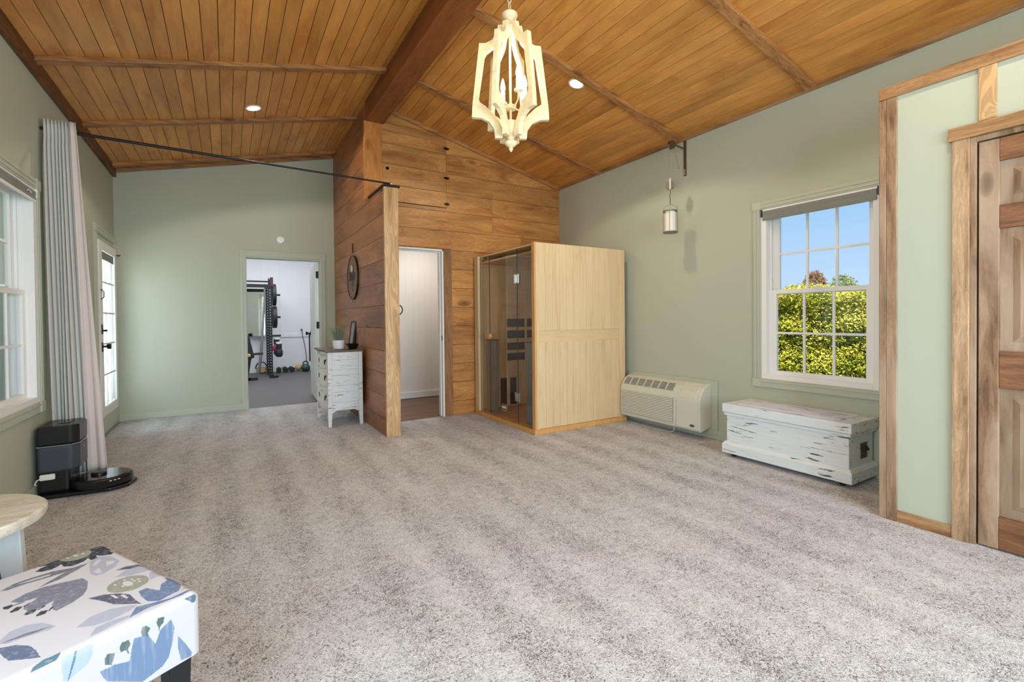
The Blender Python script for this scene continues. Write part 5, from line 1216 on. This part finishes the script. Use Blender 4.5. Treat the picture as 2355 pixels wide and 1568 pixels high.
def bench():
    t = thing('weight_bench', 'black weight bench with a tan seat pad at the left edge of the gym doorway', 'bench', (.25, 10.9, 0))
    b = MB(); b.box(-.3, .40, 10.78, 11.02, .46, .53); b.build('seat_pad', M['tan'], t, bev=.02)
    b = MB(); b.obox((.38, 10.95, .66), (.09, .30, .46), Ry(math.radians(-12))); b.build('back_pad', M['iron'], t, bev=.02)
    b = MB(); b.box(-.3, .42, 10.87, 10.93, .40, .455); b.obox((.36, 10.9, .22), (.05, .05, .46), Ry(math.radians(8))); b.build('frame', M['rackm'], t)
    b = MB(); b.box(.30, .52, 10.72, 10.78, 0, .05); b.box(.32, .38, 10.72, 11.1, 0, .05); b.build('foot', M['rackm'], t)
    b = MB(); b.tube([(.38, 11.0, .50), (.62, 11.02, .52)], .025, 10); b.build('leg_roller', M['rackm'], t)
bench()
b = MB(); b.hexa([(-.75, 12.258, .84), (.745, 12.158, .84), (.745, 12.170, .84), (-.75, 12.270, .84), (-.75, 12.258, 1.93), (.745, 12.158, 1.93), (.745, 12.170, 1.93), (-.75, 12.270, 1.93)]); b.build('gym_mirror', M['mirror'], label='wide frameless mirror on the gym wall behind the rack', cat='mirror')
def dumbbell(x, y, ang, r, L, mat, lab):
    c = Vector((x, y, r * .87)); R = Rz(ang) @ Ry(PI / 2); t = thing('dumbbell', lab, 'dumbbell', (x, y, 0), 'dumbbells along the gym wall')
    for s in (-1, 1):
        b = MB(); z0, z1 = sorted((s * L * .5, s * L * .22)); b.lathe([(r * .85, z0), (r, z0 + .008), (r, z1 - .008), (r * .85, z1)], c, 6, R=R); b.build('head', mat, t)
    b = MB(); b.lathe([(.016, -L * .25), (.018, 0), (.016, L * .25)], c, 12, R=R); b.build('grip', M['steel'], t)
dumbbell(1.015, 12.08, 1.5, .060, .28, M['iron'], 'dark dumbbell on the floor right beside the rack foot')
dumbbell(1.15, 12.08, 1.57, .062, .28, M['iron'], 'dark dumbbell on the floor, second one along from the rack')
dumbbell(1.285, 12.08, 1.6, .062, .28, M['iron'], 'dark dumbbell on the floor beside the tan medicine ball')
b = MB(); b.lathe([(0, 0), (.045, .01), (.072, .05), (.076, .076), (.072, .102), (.045, .142), (0, .152)], (1.44, 12.17, 0), 24); b.build('medicine_ball', M['tan'], smooth=True, label='small tan ball between the dark and the green weights', cat='ball')
def kettlebell(x, y, lab):
    t = thing('kettlebell', lab, 'kettlebell', (x, y, 0), 'green kettlebells')
    b = MB(); b.lathe([(.05, 0), (.075, .01), (.10, .055), (.102, .09), (.085, .135), (.05, .165), (0, .172)], (x, y, 0), 24); b.build('bell', M['greeniron'], t, smooth=True)
    b = MB(); b.tube([(x + .055 * math.cos(q), y, .145 + .085 * math.sin(q) ** .7) for q in [PI * k / 12 for k in range(13)]], .014, 8); b.build('handle', M['iron'], t, smooth=True)
kettlebell(1.57, 11.95, 'green kettlebell beside the tan ball'); kettlebell(1.79, 11.95, 'green kettlebell farthest right, partly behind the dresser')
def basket():
    t = thing('wire_basket', 'small round dark basket on the floor behind the squat rack', 'basket', (.66, 12.12, 0))
    b = MB(); b.lathe([(.07, .0), (.10, .02), (.11, .12), (.105, .12), (.095, .03), (0, .02)], (.66, 12.12, 0), 20); b.build('bowl', M['tan'], t, smooth=True)
    b = MB(); b.tube([(.66 + .115 * math.cos(q), 12.12, .10 + .15 * math.sin(q)) for q in [PI * k / 14 for k in range(15)]], .012, 8); b.build('handle', M['rackm'], t)
basket()
b = MB(); b.tube([(1.545, 12.27, .95), (1.56, 12.265, .8), (1.60, 12.262, .6), (1.63, 12.26, .35), (1.63, 12.26, .18)], .007, 6); b.lathe([(.018, 0), (.018, .025), (0, .025)], (1.535, 12.279, .97), 12, R=Rx(PI / 2))
b.build('power_cord', M['iron'], label='thin dark cord hanging from an outlet low on the gym wall', cat='cord')

# ================================================================== OUTSIDE
g = MB(); g.box(-30, 60, -30, 60, -.9, -.45); g.build('ground', M['ground'], kind=STR)
def foliage(cx, cy, cz_, rx, ry, rz, n, size, seed, box=False):
    r = random.Random(seed); b = MB()
    for i in range(n):
        while True:
            p = Vector((r.uniform(-1, 1), r.uniform(-1, 1), r.uniform(-1, 1)))
            if box or p.length <= 1: break
        if box:
            p = Vector((r.choice((-1, -1, r.uniform(-1, 1))), p.y, p.z)) if r.random() < .75 else Vector((p.x, p.y, 1))
            bump_ = .12 * math.sin(p.y * 9 + 2 * math.sin(p.z * 5)) + .1 * math.sin(p.z * 11 + p.y * 4)
            p = Vector((p.x + bump_ * .5 + r.uniform(-.12, .12), p.y, p.z + .05 * math.sin(p.y * 13) + r.uniform(-.04, .04)))
        elif r.random() < .8: p = p.normalized() * r.uniform(.8, 1.04)
        c = Vector((cx + p.x * rx, cy + p.y * ry, cz_ + p.z * rz))
        cl = .5 + .5 * math.sin(c.y * 7.3 + c.z * 5.1) * math.sin(c.z * 8.7 - c.x * 3)
        t = min(max(.25 + .5 * cl + r.uniform(-.25, .3), 0), 1)
        for k in range(3):
            e = Vector((r.uniform(-1, 1), r.uniform(-1, 1), r.uniform(-.5, 1))).normalized(); f_ = e.cross(Vector((r.uniform(-1, 1), r.uniform(-1, 1), r.uniform(-1, 1)))).normalized()
            s = size * r.uniform(.6, 1.3); n0 = len(b.v); c2 = c + e * s * .4
            b.v += [tuple(c2), tuple(c2 + e * s + f_ * s * .38), tuple(c2 + e * s * 1.9), tuple(c2 + e * s - f_ * s * .38)]; b.face([n0, n0 + 1, n0 + 2, n0 + 3], t)
    return b
def hedge():
    t = thing('hedge', 'tall sunlit yellow green conifer hedge filling the lower half of the right window', 'hedge', (8.6, 4.0, -.45))
    b = foliage(8.9, 3.9, .55, .75, 3.2, 1.0, 42000, .029, 3, True); b.build('foliage', M['hedge'], t)
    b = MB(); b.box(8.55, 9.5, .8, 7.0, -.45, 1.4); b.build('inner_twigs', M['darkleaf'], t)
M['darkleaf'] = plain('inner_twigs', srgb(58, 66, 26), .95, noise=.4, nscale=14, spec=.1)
hedge()
def tree(x, y, z, r, rz, mat, lab, seed, n=2600, sz=.034):
    t = thing('tree', lab, 'tree', (x, y, -.45), 'trees beyond the hedge')
    b = foliage(x, y, z, r, r, rz, n, sz, seed); b.build('crown', mat, t)
    b = MB(); b.tube([(x, y, -.45), (x + .05, y, z * .5), (x, y, z)], [.14, .10, .04], 8); b.build('trunk', M['bark'], t)
tree(17.5, 8.45, 1.95, .36, .78, M['redleaf'], 'reddish brown treetop above the middle of the hedge', 5)
tree(18.5, 8.0, 1.75, .48, .85, M['farleaf'], 'pale green rounded tree right of the reddish treetop', 6)
tree(14.0, 6.95, 1.15, 1.2, .9, M['hedge'], 'yellow green shrub top rising behind the hedge', 9, 9000, .035)
def house():
    t = thing('neighbour_house', 'neighbouring house with a brownish roof beyond the hedge', 'house', (24, 8, -.45))
    b = MB(); b.box(24, 31, 5.0, 9.9, -.45, 1.75); b.build('wall', M['bulk'], t)
    b = MB(); b.prism([(4.7, 1.7), (10.2, 1.7), (8.6, 2.55), (6.3, 2.55)], 'x', 23.8, 31.2); b.build('roof', M['roofm'], t)
    for y in (6.2, 7.8):
        b = MB(); b.box(23.97, 24.0, y, y + .8, .4, 1.4); b.build('window', M['houseg'], t)
M['roofm'] = plain('brown_roof', srgb(176, 140, 118), .8)
house()
def porch():
    t = thing('porch', 'white porch with square posts outside the left window', 'porch', (-2.3, 4, -.1))
    b = MB(); b.box(-4.2, XL - .15, -3, 14, -.2, -.08); b.build('deck', M['houseg'], t)
    b = MB(); b.prism([(-4.3, 2.55), (XL - .14, 3.0), (XL - .14, 3.12), (-4.3, 2.67)], 'y', -3.2, 14); b.build('roof', M['bulk'], t)  # roof runs unseen along the wall, added to keep the sun out
    for x, y in ((-4.1, 2.0), (-4.1, 5.4), (-4.1, 9.0), (-1.62, 5.72)):
        b = MB(); b.box(x - .07, x + .07, y - .07, y + .07, -.08, 2.62 + (x + 4.1) * .14); b.box(x - .09, x + .09, y - .09, y + .09, -.08, .12); b.build('post', M['bulk'], t, bev=.004)
    b = MB()
    for z in (.25, .85): b.box(-4.13, -4.07, -3, 13.9, z, z + .06)
    for k in range(90): b.box(-4.115, -4.085, -2.9 + k * .187, -2.87 + k * .187, .3, .86)
    b.build('railing', M['bulk'], t)
    t = thing('neighbour_building', 'white sided building with grey windows seen through the left window', 'building', (-5.5, 19, -.45))
    b = MB(); b.box(-9.0, -1.8, 15.5, 22, -.45, 5.2)
    for k in range(24): b.box(-9.0, -1.8, 15.485, 15.5, -.45 + k * .23, -.27 + k * .23)
    b.build('wall', M['bulk'], t)
    for x in (-8.0, -6.2, -4.5, -3.1):
        b = MB(); b.box(x, x + .9, 15.45, 15.48, .5, 2.0); b.build('window', M['houseg'], t)
        b = MB(); b.box(x - .07, x + .97, 15.44, 15.47, 2.0, 2.08); b.box(x - .07, x + .97, 15.44, 15.47, 1.22, 1.27); b.build('window_trim', M['bulk'], t)
porch()
